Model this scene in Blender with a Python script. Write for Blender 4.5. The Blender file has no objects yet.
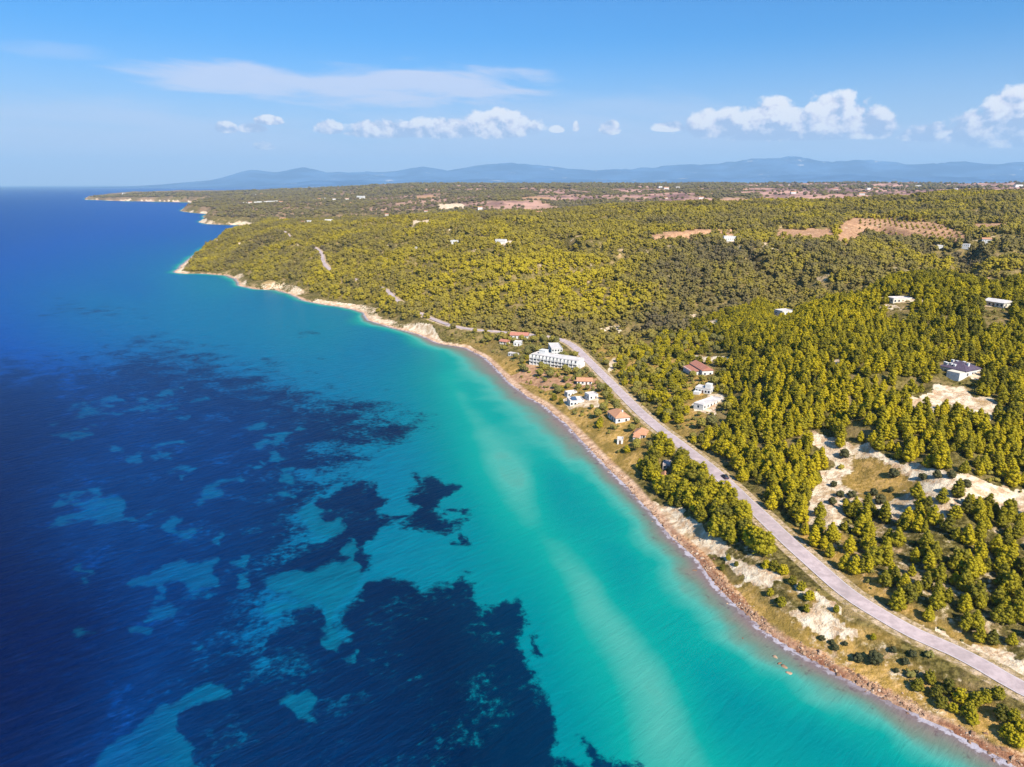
import bpy, bmesh, math, random
import numpy as np
from mathutils import Vector

SC = bpy.context.scene
COL = SC.collection
RAD = math.radians
random.seed(7)
RNG = np.random.default_rng(7)

# ------------------------------------------------------------------ camera, sun, sky, exposure
CAM_H, FPX, W, H_ = 130.0, 700.0, 1024, 767
HORIZON = 184.5
PITCH = math.atan((H_ / 2 - HORIZON) / FPX)
cam_data = bpy.data.cameras.new("camera")
cam = bpy.data.objects.new("camera", cam_data)
COL.objects.link(cam)
cam.location = (0, 0, CAM_H)
cam.rotation_euler = (math.pi / 2 - PITCH, 0, 0)
cam_data.sensor_width = 36.0
cam_data.lens = 36.0 * FPX / W
cam_data.clip_start = 1.0
cam_data.clip_end = 200000.0
SC.camera = cam

SUN_EL = RAD(43)
SUN_AZ = (0.45, -0.893)                       # towards the sun, on the ground
sun_dir = Vector((SUN_AZ[0] * math.cos(SUN_EL), SUN_AZ[1] * math.cos(SUN_EL), math.sin(SUN_EL))).normalized()
sl = bpy.data.lights.new("sun", 'SUN')
sl.energy = 5.0
sl.angle = RAD(0.5)
sl.color = (1.0, 0.925, 0.81)
so = bpy.data.objects.new("sun", sl)
COL.objects.link(so)
so.rotation_euler = (-sun_dir).to_track_quat('-Z', 'Y').to_euler()
so.location = (200, -300, 600)

SC.view_settings.view_transform = 'Standard'
SC.view_settings.look = 'None'
SC.view_settings.gamma = 1.0
SC.view_settings.exposure = 0.83
SC.view_settings.use_curve_mapping = False
SC.render.engine = 'CYCLES'
SC.cycles.max_bounces = 5
SC.cycles.diffuse_bounces = 2
SC.cycles.glossy_bounces = 2
SC.cycles.transparent_max_bounces = 8
SC.cycles.volume_bounces = 0

SP, CP = math.sin(PITCH), math.cos(PITCH)


def px_dir(u, v):
    a, b = (u - W / 2) / FPX, (H_ / 2 - v) / FPX
    return np.array([a, CP + b * SP, -SP + b * CP])


def at(u, v, z=0.0):
    """the place on the horizontal level z that the photograph shows at u, v"""
    d = px_dir(u, v)
    t = (z - CAM_H) / d[2]
    return np.array([d[0] * t, d[1] * t, z])


def to_px(x, y, z):
    dz = z - CAM_H
    f = y * CP - dz * SP
    up = y * SP + dz * CP
    f = np.where(f > 1e-3, f, 1e-3)
    return W / 2 + FPX * x / f, H_ / 2 - FPX * up / f


def az_el(u, v):
    d = px_dir(u, v)
    return math.atan2(d[0], d[1]), math.atan2(d[2], math.hypot(d[0], d[1]))


# ------------------------------------------------------------------ node helpers
class NT:
    def __init__(self, tree):
        self.t = tree
        tree.nodes.clear()

    def n(self, kind, **kw):
        nd = self.t.nodes.new(kind)
        for k, v in kw.items():
            setattr(nd, k, v)
        return nd

    def link(self, a, b):
        self.t.links.new(a, b)

    def put(self, sock, v):
        if v is None:
            return
        if isinstance(v, bpy.types.NodeSocket):
            self.link(v, sock)
        elif isinstance(v, (tuple, list)) and sock.type == 'RGBA' and len(v) == 3:
            sock.default_value = (*v, 1)
        else:
            sock.default_value = v

    def math(self, op, a, b=None, c=None, clamp=False):
        nd = self.n('ShaderNodeMath', operation=op, use_clamp=clamp)
        self.put(nd.inputs[0], a)
        self.put(nd.inputs[1], b)
        self.put(nd.inputs[2], c)
        return nd.outputs[0]

    def vmath(self, op, a, b=None):
        nd = self.n('ShaderNodeVectorMath', operation=op)
        self.put(nd.inputs[0], a)
        self.put(nd.inputs[1], b)
        return nd.outputs[0]

    def mix(self, f, a, b, mode='MIX'):
        nd = self.n('ShaderNodeMix', data_type='RGBA', blend_type=mode)
        self.put(nd.inputs[0], f)
        self.put(nd.inputs[6], a)
        self.put(nd.inputs[7], b)
        return nd.outputs[2]

    def smooth(self, v, lo, hi, a=0.0, b=1.0):
        nd = self.n('ShaderNodeMapRange', interpolation_type='SMOOTHSTEP')
        self.put(nd.inputs[0], v)
        for i, x in enumerate((lo, hi, a, b)):
            self.put(nd.inputs[1 + i], x)
        return nd.outputs[0]

    def lin(self, v, lo, hi, a=0.0, b=1.0):
        nd = self.n('ShaderNodeMapRange')
        for i, x in enumerate((v, lo, hi, a, b)):
            self.put(nd.inputs[i], x)
        return nd.outputs[0]

    def noise(self, vec, scale, detail=4, rough=0.55, dist=0.0):
        nd = self.n('ShaderNodeTexNoise')
        self.put(nd.inputs['Vector'], vec)
        self.put(nd.inputs['Scale'], scale)
        self.put(nd.inputs['Detail'], detail)
        self.put(nd.inputs['Roughness'], rough)
        self.put(nd.inputs['Distortion'], dist)
        return nd.outputs[0]

    def ramp(self, f, stops, interp='LINEAR'):
        nd = self.n('ShaderNodeValToRGB')
        nd.color_ramp.interpolation = interp
        el = nd.color_ramp.elements
        while len(el) < len(stops):
            el.new(0.5)
        for e, (p, c) in zip(el, stops):
            e.position = p
            e.color = (*c, 1)
        self.put(nd.inputs[0], f)
        return nd.outputs[0]

    def attr(self, name):
        return self.n('ShaderNodeAttribute', attribute_name=name).outputs['Fac']

    def pos(self):
        return self.n('ShaderNodeNewGeometry').outputs['Position']

    def scaled(self, vec, s, rot=0.0):
        if rot:
            rn = self.n('ShaderNodeVectorRotate', rotation_type='Z_AXIS')
            self.put(rn.inputs['Vector'], vec)
            rn.inputs['Angle'].default_value = rot
            vec = rn.outputs[0]
        nd = self.n('ShaderNodeMapping')
        self.put(nd.inputs[0], vec)
        nd.inputs['Scale'].default_value = s
        return nd.outputs[0]


def srgb(r, g, b):
    f = lambda c: (c / 255 / 12.92) if c / 255 <= 0.04045 else ((c / 255 + 0.055) / 1.055) ** 2.4
    return (f(r), f(g), f(b))


def new_mat(name):
    m = bpy.data.materials.new(name)
    m.use_nodes = True
    t = NT(m.node_tree)
    out = t.n('ShaderNodeOutputMaterial')
    b = t.n('ShaderNodeBsdfPrincipled')
    b.inputs['Roughness'].default_value = 0.85
    b.inputs['Specular IOR Level'].default_value = 0.2
    t.link(b.outputs[0], out.inputs[0])
    return m, t, b


# ------------------------------------------------------------------ sky with its clouds
SC.world = bpy.data.worlds.new("World")
SC.world.use_nodes = True
t = NT(SC.world.node_tree)
wout = t.n('ShaderNodeOutputWorld')
bg = t.n('ShaderNodeBackground')
t.link(bg.outputs[0], wout.inputs[0])
sky = t.n('ShaderNodeTexSky', sky_type='NISHITA')
sky.sun_disc = False
sky.sun_elevation = SUN_EL
sky.sun_rotation = math.atan2(SUN_AZ[0], SUN_AZ[1])
sky.air_density = 1.0
sky.dust_density = 1.3
sky.ozone_density = 1.6
dirv = t.n('ShaderNodeTexCoord').outputs['Generated']
sep = t.n('ShaderNodeSeparateXYZ')
t.link(dirv, sep.inputs[0])
AZ = t.math('ARCTAN2', sep.outputs[0], sep.outputs[1])
EL = t.math('ARCSINE', sep.outputs[2])
comb = t.n('ShaderNodeCombineXYZ')
t.link(AZ, comb.inputs[0])
t.link(t.math('MULTIPLY', EL, 1.25), comb.inputs[1])
P = comb.outputs[0]
n_edge = t.noise(P, 34, 7, 0.6, 0.15)
n_big = t.noise(P, 13, 3, 0.5)
offs = t.vmath('ADD', P, (0.007, 0.011, 0.0))
n_off = t.noise(offs, 34, 7, 0.6, 0.15)
n_fine_off = t.math('SUBTRACT', n_edge, n_off)


def cloud_mask(clouds):
    acc = None
    for (u0, v0, u1, v1) in clouds:               # bounds of one billow; its base is flat, its top rounded
        az0, _ = az_el(u0, (v0 + v1) / 2)
        az1, _ = az_el(u1, (v0 + v1) / 2)
        uc = (u0 + u1) / 2
        _, eb = az_el(uc, v1)
        _, et = az_el(uc, v0)
        base = eb + (et - eb) * 0.28
        dx = t.math('DIVIDE', t.math('SUBTRACT', AZ, (az0 + az1) / 2), (az1 - az0) / 2)
        dy = t.math('SUBTRACT', EL, base)
        up = t.math('DIVIDE', dy, et - base)
        dn = t.math('DIVIDE', dy, base - eb)
        yy = t.math('MAXIMUM', up, t.math('MULTIPLY', dn, -1.0))
        r2 = t.math('ADD', t.math('POWER', t.math('ABSOLUTE', dx), 2.0), t.math('POWER', yy, 2.0))
        m = t.math('SUBTRACT', 1.0, r2)
        m = t.math('MAXIMUM', m, -3.0)
        acc = m if acc is None else t.math('MAXIMUM', acc, m)
    return acc


CUMULUS = [(676, 107, 765, 140), (722, 96, 822, 141), (786, 90, 874, 140), (850, 106, 902, 140), (705, 120, 880, 142),
           (338, 118, 430, 139), (395, 116, 490, 139), (455, 106, 542, 139), (312, 118, 345, 135),
           (896, 123, 965, 142), (940, 108, 1020, 146), (974, 85, 1070, 130), (950, 120, 1100, 148),
           (1050, 90, 1200, 150), (212, 121, 240, 133), (236, 122, 268, 133), (252, 115, 284, 125), (598, 119, 622, 135),
           (549, 124, 566, 133), (250, 140, 275, 150), (650, 119, 690, 132), (572, 120, 580, 132),
           (-200, 60, -90, 120), (1250, 60, 1420, 130)]
cm = cloud_mask(CUMULUS)
dens = t.math('ADD', t.math('MULTIPLY', t.math('MINIMUM', cm, 0.8), 1.5), t.math('MULTIPLY', t.math('SUBTRACT', n_edge, 0.5), 3.4))
cum_a = t.smooth(dens, -0.05, 0.62)
# the undersides of the cumulus are thinner and bluer
shade = t.math('ADD', 0.56, t.math('MULTIPLY', n_fine_off, 4.4))
# flat bases: darker by height above each row of clouds
_, el_b = az_el(780, 138)
_, el_t = az_el(780, 108)
hgt = t.lin(EL, el_b, el_t, -0.46, 0.40)
shade = t.math('ADD', shade, hgt, clamp=True)
cum_col = t.ramp(shade, [(0.0, srgb(176, 192, 224)), (0.30, srgb(206, 214, 236)), (0.58, srgb(238, 234, 244)), (0.85, srgb(255, 252, 252))])
# high thin veils
Ps = t.scaled(P, (5.0, 26.0, 1.0), RAD(4))
n_veil = t.noise(Ps, 1.0, 6, 0.6, 0.4)


def veil(u0, v0, u1, v1, soft, gain):
    az0, _ = az_el(u0, (v0 + v1) / 2)
    az1, _ = az_el(u1, (v0 + v1) / 2)
    uc = (u0 + u1) / 2
    _, eb = az_el(uc, v1)
    _, et = az_el(uc, v0)
    dx = t.math('DIVIDE', t.math('SUBTRACT', AZ, (az0 + az1) / 2), (az1 - az0) / 2)
    dy = t.math('DIVIDE', t.math('SUBTRACT', EL, (eb + et) / 2), (et - eb) / 2)
    r2 = t.math('ADD', t.math('MULTIPLY', dx, dx), t.math('MULTIPLY', dy, dy))
    m = t.math('SUBTRACT', 1.0, r2)
    m = t.math('ADD', m, t.math('MULTIPLY', t.math('SUBTRACT', n_veil, 0.5), soft))
    return t.math('MULTIPLY', t.smooth(m, -0.25, 1.0), gain)


veils = [veil(90, 60, 360, 98, 5.2, 0.85), veil(230, 62, 560, 108, 5.2, 0.9), veil(-300, 92, 420, 215, 2.6, 0.50),
         veil(300, 92, 820, 215, 2.8, 0.50), veil(520, 92, 740, 122, 2.6, 0.35), veil(-30, 40, 120, 60, 3.5, 0.25), veil(700, 108, 1400, 215, 2.6, 0.48)]
va = veils[0]
for v_ in veils[1:]:
    va = t.math('MAXIMUM', va, v_)
SKY_K = 0.084
skyc = t.mix(1.0, sky.outputs[0], (0.16, 0.61, 1.05), 'MULTIPLY')
CLOUD_LIFT = 1.0 / (SKY_K * 2 ** 0.83)            # a cloud colour that shows at its own value under this exposure


def lifted(c, k):
    return t.mix(1.0, c, (CLOUD_LIFT * k,) * 3, 'MULTIPLY')


veil_rgb = t.n('ShaderNodeRGB')
veil_rgb.outputs[0].default_value = (*srgb(208, 218, 244), 1)
c1 = t.mix(va, skyc, lifted(veil_rgb.outputs[0], 1.06))
low = t.math('MULTIPLY', t.smooth(EL, 0.19, 0.0), 0.86)
c1 = t.mix(low, c1, lifted(veil_rgb.outputs[0], 1.0))
c2 = t.mix(cum_a, c1, lifted(cum_col, 1.05))
t.link(c2, bg.inputs[0])
bg.inputs[1].default_value = SKY_K


# ------------------------------------------------------------------ numpy helpers: noise, polygons
def _hash(ix, iy, s):
    h = (ix.astype(np.int64) * 374761393 + iy.astype(np.int64) * 668265263 + s * 1442695041) & 0xffffffff
    h = ((h ^ (h >> 13)) * 1274126177) & 0xffffffff
    return ((h ^ (h >> 16)) & 0xffff) / 65535.0


def vnoise(x, y, s=0):
    ix, iy = np.floor(x), np.floor(y)
    fx, fy = x - ix, y - iy
    fx, fy = fx * fx * (3 - 2 * fx), fy * fy * (3 - 2 * fy)
    a = _hash(ix, iy, s) * (1 - fx) + _hash(ix + 1, iy, s) * fx
    b = _hash(ix, iy + 1, s) * (1 - fx) + _hash(ix + 1, iy + 1, s) * fx
    return a * (1 - fy) + b * fy


def fbm(x, y, s=0, oct=4):
    out, amp, tot = 0.0, 1.0, 0.0
    for k in range(oct):
        out = out + amp * vnoise(x * 2 ** k + 17.3 * k, y * 2 ** k - 9.1 * k, s + k)
        tot += amp
        amp *= 0.5
    return out / tot


def seg_dist(px, py, poly, closed):
    """distance from many points to a polyline, and the arc position of the foot"""
    px, py = np.asarray(px, float), np.asarray(py, float)
    best = np.full(px.shape, 1e18)
    arc = np.zeros(px.shape)
    pts = np.asarray(poly, float)
    n = len(pts)
    run = 0.0
    for i in range(n if closed else n - 1):
        a, b = pts[i], pts[(i + 1) % n]
        d = b - a
        L2 = max(d @ d, 1e-12)
        tt = np.clip(((px - a[0]) * d[0] + (py - a[1]) * d[1]) / L2, 0, 1)
        q = (px - a[0] - tt * d[0]) ** 2 + (py - a[1] - tt * d[1]) ** 2
        m = q < best
        best = np.where(m, q, best)
        arc = np.where(m, run + tt * math.sqrt(L2), arc)
        run += math.sqrt(L2)
    return np.sqrt(best), arc


def inside(px, py, poly):
    px, py = np.asarray(px, float), np.asarray(py, float)
    r = np.zeros(px.shape, bool)
    pts = np.asarray(poly, float)
    n = len(pts)
    j = n - 1
    for i in range(n):
        xi, yi = pts[i]
        xj, yj = pts[j]
        c = ((yi > py) != (yj > py)) & (px < (xj - xi) * (py - yi) / ((yj - yi) or 1e-12) + xi)
        r ^= c
        j = i
    return r


def sdf(px, py, poly):
    d, _ = seg_dist(px, py, poly, True)
    return np.where(inside(px, py, poly), d, -d)


def sstep(x, a, b):
    q = np.clip((x - a) / (b - a), 0, 1)
    return q * q * (3 - 2 * q)


class TPS:
    """smooth surface through scattered values"""

    def __init__(self, xy, z, lam=0.0):
        self.xy = np.asarray(xy, float)
        n = len(self.xy)
        K = self.k(self.xy, self.xy) + lam * np.eye(n)
        Pm = np.c_[np.ones(n), self.xy]
        A = np.block([[K, Pm], [Pm.T, np.zeros((3, 3))]])
        self.w = np.linalg.lstsq(A, np.r_[z, 0, 0, 0], rcond=None)[0]

    @staticmethod
    def k(a, b):
        d2 = ((a[:, None, :] - b[None]) ** 2).sum(-1)
        return 0.5 * d2 * np.log(d2 + 1e-9)

    def __call__(self, q):
        q = np.asarray(q, float)
        out = np.empty(len(q))
        for i in range(0, len(q), 20000):
            s = q[i:i + 20000]
            out[i:i + 20000] = self.k(s, self.xy) @ self.w[:-3] + np.c_[np.ones(len(s)), s] @ self.w[-3:]
        return out


def warp(x, y):
    """ground place -> a plane in which near and far land are equally fine"""
    r = np.hypot(x, y)
    return np.c_[np.arctan2(x, y) * 6.0, np.log(np.maximum(r, 20)) * 2.0]


# ------------------------------------------------------------------ the coastline (traced, then set down on sea level)
COAST_PX = [(1250, 890), (1100, 812), (1050, 785), (1011, 765), (985, 751), (953, 733), (916, 715), (877, 696), (850, 682), (835, 674), (816, 663),
            (788, 647.5), (765, 632), (749.5, 618), (734, 604.5), (718, 589), (706, 574), (697, 561.5), (681, 545), (669.5, 535), (658, 521), (642, 504),
            (624.5, 484), (611, 470.6), (595, 455), (579.5, 439), (564.7, 423), (545, 407), (525.6, 395.6), (508, 381), (498, 370), (486.5, 358.4),
            (465, 347.7), (448, 345), (437.6, 343), (420, 335), (405, 331), (393, 328), (380, 324), (368, 320.4), (364, 313), (352, 309), (328.6, 305), (316, 303),
            (303.8, 300.6), (290, 294), (276.5, 290), (257, 289.5), (239.4, 286), (236, 279), (227, 275.5), (200, 273.6), (184, 273.8), (174, 272.6),
            (180, 267), (188, 260), (198, 252), (210, 245), (228, 237), (252, 231), (256, 227.5), (240, 225.2), (222, 224.8), (206, 224), (198, 222), (205, 219),
            (203, 216.5), (207, 214), (192, 212.8), (179.5, 211), (186, 207.5), (204, 205), (206, 202.9), (170, 202), (120, 201), (85, 199.6), (86, 198), (120, 196.5),
            (200, 195.4), (330, 194.6)]
cw = [at(u, v)[:2] for u, v in COAST_PX]
fine = []
for i in range(len(cw) - 1):
    a, b = cw[i], cw[i + 1]
    n = max(1, min(14, int(np.linalg.norm(b - a) / 6)))
    for k in range(n):
        p = a + (b - a) * k / n
        amp = 0.010 * np.linalg.norm(p) ** 0.75 * 0.55
        s = len(fine) * 0.37
        fine.append(p + amp * np.array([vnoise(np.array(s), np.array(3.0), 1) - .5, vnoise(np.array(s), np.array(9.0), 2) - .5]) * 2)
fine.append(cw[-1])
COAST = np.array(fine)
far_r = 9800.0
LAND = np.vstack([COAST, [[far_r * math.sin(a), far_r * math.cos(a)] for a in np.linspace(RAD(-12), RAD(75), 18)], [[900, 250], [420, 40]]])

# ------------------------------------------------------------------ roads
ROAD_PX = [(1160, 745, 6.5), (1090, 718, 6.5), (1024, 689, 6.5), (985.5, 667, 6.5), (953, 650, 6.7), (916, 634, 7), (881.7, 615, 7.5), (847, 592.5, 8), (811.6, 562, 8.5),
           (786, 539, 8.8), (760, 514, 9), (745.7, 501, 9), (726, 482, 9), (708.6, 466.7, 9), (681, 445, 8.8), (658, 427.6, 8.5), (638, 410, 8.2),
           (620, 392, 8), (604, 376, 8), (588, 360, 8), (574, 346.5, 8), (562, 340, 8), (547, 336.5, 8.5), (530, 334.6, 9), (505, 332.2, 9.5), (478, 330, 10),
           (455, 326.5, 10), (436, 320.5, 10), (415, 311, 11), (396, 299.5, 13), (384, 289, 16), (358, 280, 20), (334, 272, 23), (324, 263, 27), (319.5, 251, 32),
           (305, 243, 36), (292, 238, 40), (284, 231, 46)]
rp = np.array([at(*p) for p in ROAD_PX])


def chain(pts, step):
    """Catmull-Rom curve through points, sampled about every step metres"""
    pts = np.asarray(pts, float)
    out = []
    for i in range(len(pts) - 1):
        p0, p1, p2, p3 = pts[max(i - 1, 0)], pts[i], pts[i + 1], pts[min(i + 2, len(pts) - 1)]
        n = max(2, int(np.linalg.norm(p2 - p1) / step))
        for k in range(n):
            s = k / n
            out.append(0.5 * (2 * p1 + (p2 - p0) * s + (2 * p0 - 5 * p1 + 4 * p2 - p3) * s * s + (3 * p1 - p0 - 3 * p2 + p3) * s ** 3))
    out.append(pts[-1])
    return np.array(out)


ROAD = chain(rp, 4.0)

# ------------------------------------------------------------------ land relief
CTRL = [  # photo column, row and height above the sea of places that can be seen
    (1024, 620, 11), (1100, 650, 13), (940, 600, 11), (880, 570, 12), (1000, 560, 17), (830, 520, 13.5), (900, 500, 18), (1010, 500, 23), (820, 450, 20), (860, 455, 22),
    (950, 470, 28), (780, 470, 15), (760, 440, 17), (720, 440, 12), (700, 410, 13), (730, 380, 19), (800, 400, 31), (870, 410, 36), (957, 380, 43), (1020, 400, 42),
    (1020, 340, 54), (900, 330, 51), (820, 350, 42), (760, 350, 33), (700, 370, 19), (650, 370, 11), (640, 345, 12), (690, 340, 20), (760, 318, 36), (830, 300, 50),
    (880, 285, 59), (940, 281, 62), (1010, 283, 63), (1100, 283, 66), (600, 335, 9), (640, 331, 12), (700, 322, 22), (560, 350, 7.5), (540, 375, 6), (560, 395, 5.5), (590, 420, 5.5),
    (640, 460, 8), (620, 440, 7), (600, 400, 8), (520, 350, 6.5), (500, 345, 7), (700, 500, 8), (740, 545, 7), (690, 515, 6), (790, 585, 6.2), (830, 610, 5.8), (880, 645, 4.8), (930, 668, 4.8), (1000, 715, 4.2),
    (760, 560, 7.4), (660, 490, 6.5),
    (800, 285, 40), (720, 300, 32), (640, 312, 22), (560, 322, 15), (900, 268, 50), (1000, 264, 56), (1100, 266, 60),
    (480, 310, 16), (440, 300, 18), (520, 290, 30), (520, 265, 48), (580, 285, 34), (650, 285, 38), (740, 270, 52), (830, 262, 58), (420, 270, 36), (380, 275, 25), (340, 285, 13),
    (460, 250, 53), (560, 245, 58), (620, 240, 62), (700, 238, 66), (780, 240, 67), (860, 235, 71), (930, 228, 75), (1000, 235, 75), (1100, 230, 80),
    (300, 262, 26), (260, 262, 19), (225, 262, 11), (215, 250, 17), (250, 245, 30), (300, 245, 38), (360, 245, 45), (400, 235, 55), (290, 285, 9), (245, 275, 8),
    (213, 240, 25), (240, 232, 40), (290, 227, 50), (350, 224, 56), (400, 218, 62), (450, 215, 65), (500, 213, 68), (560, 210, 71), (650, 207, 76), (750, 204, 81), (850, 203, 84), (950, 200, 90), (1024, 197, 96), (1120, 195, 100),
    (220, 217, 24), (260, 213, 32), (320, 210, 40), (300, 203, 46), (380, 205, 47), (450, 208, 50), (240, 205, 35), (300, 196, 60), (380, 197, 62), (450, 197, 74), (520, 199, 72), (600, 197, 78), (700, 196, 84), (800, 194, 92),
    (900, 192, 98), (1000, 190, 105), (140, 194.5, 42), (200, 194, 50), (110, 196, 25), (300, 190.5, 78), (200, 191.5, 60), (140, 192.5, 50), (400, 190, 95), (500, 189.5, 100), (600, 189, 104), (700, 188, 108), (800, 188, 108), (900, 187, 112), (1000, 187, 112),
]
HID = [  # column, ground distance, height of places hidden in dips
    (950, 640, 44), (1050, 650, 48), (860, 590, 42), (780, 560, 31), (300, 1900, 22), (380, 2000, 25), (450, 2100, 33), (550, 2300, 42), (650, 2450, 48), (760, 2500, 54), (860, 2500, 60), (1000, 2600, 66), (1100, 2700, 70),
    (300, 8500, 85), (400, 7500, 125), (500, 7000, 131), (600, 6800, 132), (700, 6800, 134), (800, 6800, 135), (900, 7000, 137), (1000, 7000, 140), (1100, 7000, 142), (220, 7600, 55), (300, 9600, 60), (450, 9600, 100), (700, 9600, 110), (1000, 9600, 120),
    (1300, 300, 30), (1300, 150, 18), (1300, 700, 60), (1300, 2000, 90), (1300, 4000, 110), (-100, 1200, 10), (-100, 6000, 20),
]
cx, cz = [], []
for (u, v, z) in CTRL:
    p = at(u, v, z)
    cx.append(p[:2]); cz.append(z)
for (u, r, z) in HID:
    a = math.atan2((u - 512) / FPX, 1)
    cx.append(np.array([r * math.sin(a), r * math.cos(a)])); cz.append(z)
for p in rp[::2]:
    cx.append(p[:2]); cz.append(p[2])
cx = np.array(cx); cz = np.array(cz)
RELIEF = TPS(warp(cx[:, 0], cx[:, 1]), cz, lam=0.004)

NA, NR = 620, 600
A0, A1, R0, R1 = RAD(-33), RAD(56), 95.0, 9800.0
aa = np.linspace(A0, A1, NA)
rr = np.exp(np.linspace(math.log(R0), math.log(R1), NR))
AA, RR = np.meshgrid(aa, rr)
GX, GY = RR * np.sin(AA), RR * np.cos(AA)
gx, gy = GX.ravel(), GY.ravel()
relief = RELIEF(warp(gx, gy))
dcoast, arc = seg_dist(gx, gy, COAST, False)
land = inside(gx, gy, LAND)
d = np.where(land, dcoast, -dcoast)
r_ = np.hypot(gx, gy)
k = np.clip(r_ / 700.0, 0.25, 5.0)
bump = (fbm(gx / 55, gy / 55, 3) - .5) * np.clip(d / 60, 0, 1) * np.where(r_ < 900, 5.0, 9.0) + (fbm(gx / 260, gy / 260, 8) - .5) * np.clip((r_ - 700) / 900, 0, 1) * 30 * np.clip(d / 120, 0, 1)
gul = np.abs(fbm(gx / 170, gy / 170, 131, 3) - .5)
gull = np.exp(-(gul / .040) ** 2) * np.clip((r_ - 560) / 250, 0, 1) * np.clip(d / 150, 0, 1) * (r_ < 2600)
bump = bump - 18 * gull
steep = 0.20 + 0.50 * fbm(arc / 70, arc * 0 + 2.0, 5, 3) + np.where(r_ > 900, 0.35, 0)
prof = np.where(d < 6, 0.22 * d, 1.3 + steep * (d - 6) + (fbm(gx / 14, gy / 14, 21) - .5) * np.clip(d - 6, 0, 14) * .55)
hz_ = np.maximum(relief + bump, 1.5)
zz = np.minimum(hz_, prof)
# soft shoulder where cliff meets plateau
m_ = np.clip(0.5 + 0.5 * (prof - hz_) / 4.0, 0, 1)
zz = np.where(land, hz_ * m_ + prof * (1 - m_) - 4.0 * m_ * (1 - m_) * 0.5, np.maximum(-0.35 + 0.16 * d, -7.0))
zz = np.where(land & (d < 6), np.minimum(zz, 0.22 * d + 0.05), zz)
# the road bed
rd, rarc = seg_dist(gx, gy, ROAD[:, :2], False)
seglen = np.r_[0, np.cumsum(np.linalg.norm(np.diff(ROAD[:, :2], axis=0), axis=1))]
rz = np.interp(rarc, seglen, ROAD[:, 2])
wr = np.clip(4.6 + k * 2.4, 5.2, 9)
b_ = 1 - sstep(rd, wr, wr * 2.6)
zz = np.where(land & (d > 4), zz * (1 - b_) + (rz - 0.12) * b_, zz)
GZ = zz.reshape(NR, NA)
GG = gull.reshape(NR, NA)
GD = d.reshape(NR, NA)


def _grid(arr, x, y):
    x, y = np.asarray(x, float), np.asarray(y, float)
    fa = np.clip((np.arctan2(x, y) - A0) / (A1 - A0) * (NA - 1), 0, NA - 1.001)
    fr = np.clip((np.log(np.maximum(np.hypot(x, y), 1)) - math.log(R0)) / (math.log(R1) - math.log(R0)) * (NR - 1), 0, NR - 1.001)
    ia, ir = fa.astype(int), fr.astype(int)
    ta, tr = fa - ia, fr - ir
    return (arr[ir, ia] * (1 - ta) * (1 - tr) + arr[ir, ia + 1] * ta * (1 - tr) + arr[ir + 1, ia] * (1 - ta) * tr + arr[ir + 1, ia + 1] * ta * tr)


def ground(x, y):
    return _grid(GZ, x, y)


def shore_d(x, y):
    return _grid(GD, x, y)


def on_land(u, v):
    """the first place of the land that the photograph shows at u, v"""
    dd = px_dir(u, v)
    tt = np.exp(np.linspace(math.log(110), math.log(9000), 5000))
    x, y, z = dd[0] * tt, dd[1] * tt, CAM_H + dd[2] * tt
    hit = np.nonzero(z <= ground(x, y))[0]
    i = hit[0] if len(hit) else len(tt) - 1
    return np.array([x[i], y[i], float(ground(x[i], y[i]))])


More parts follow.
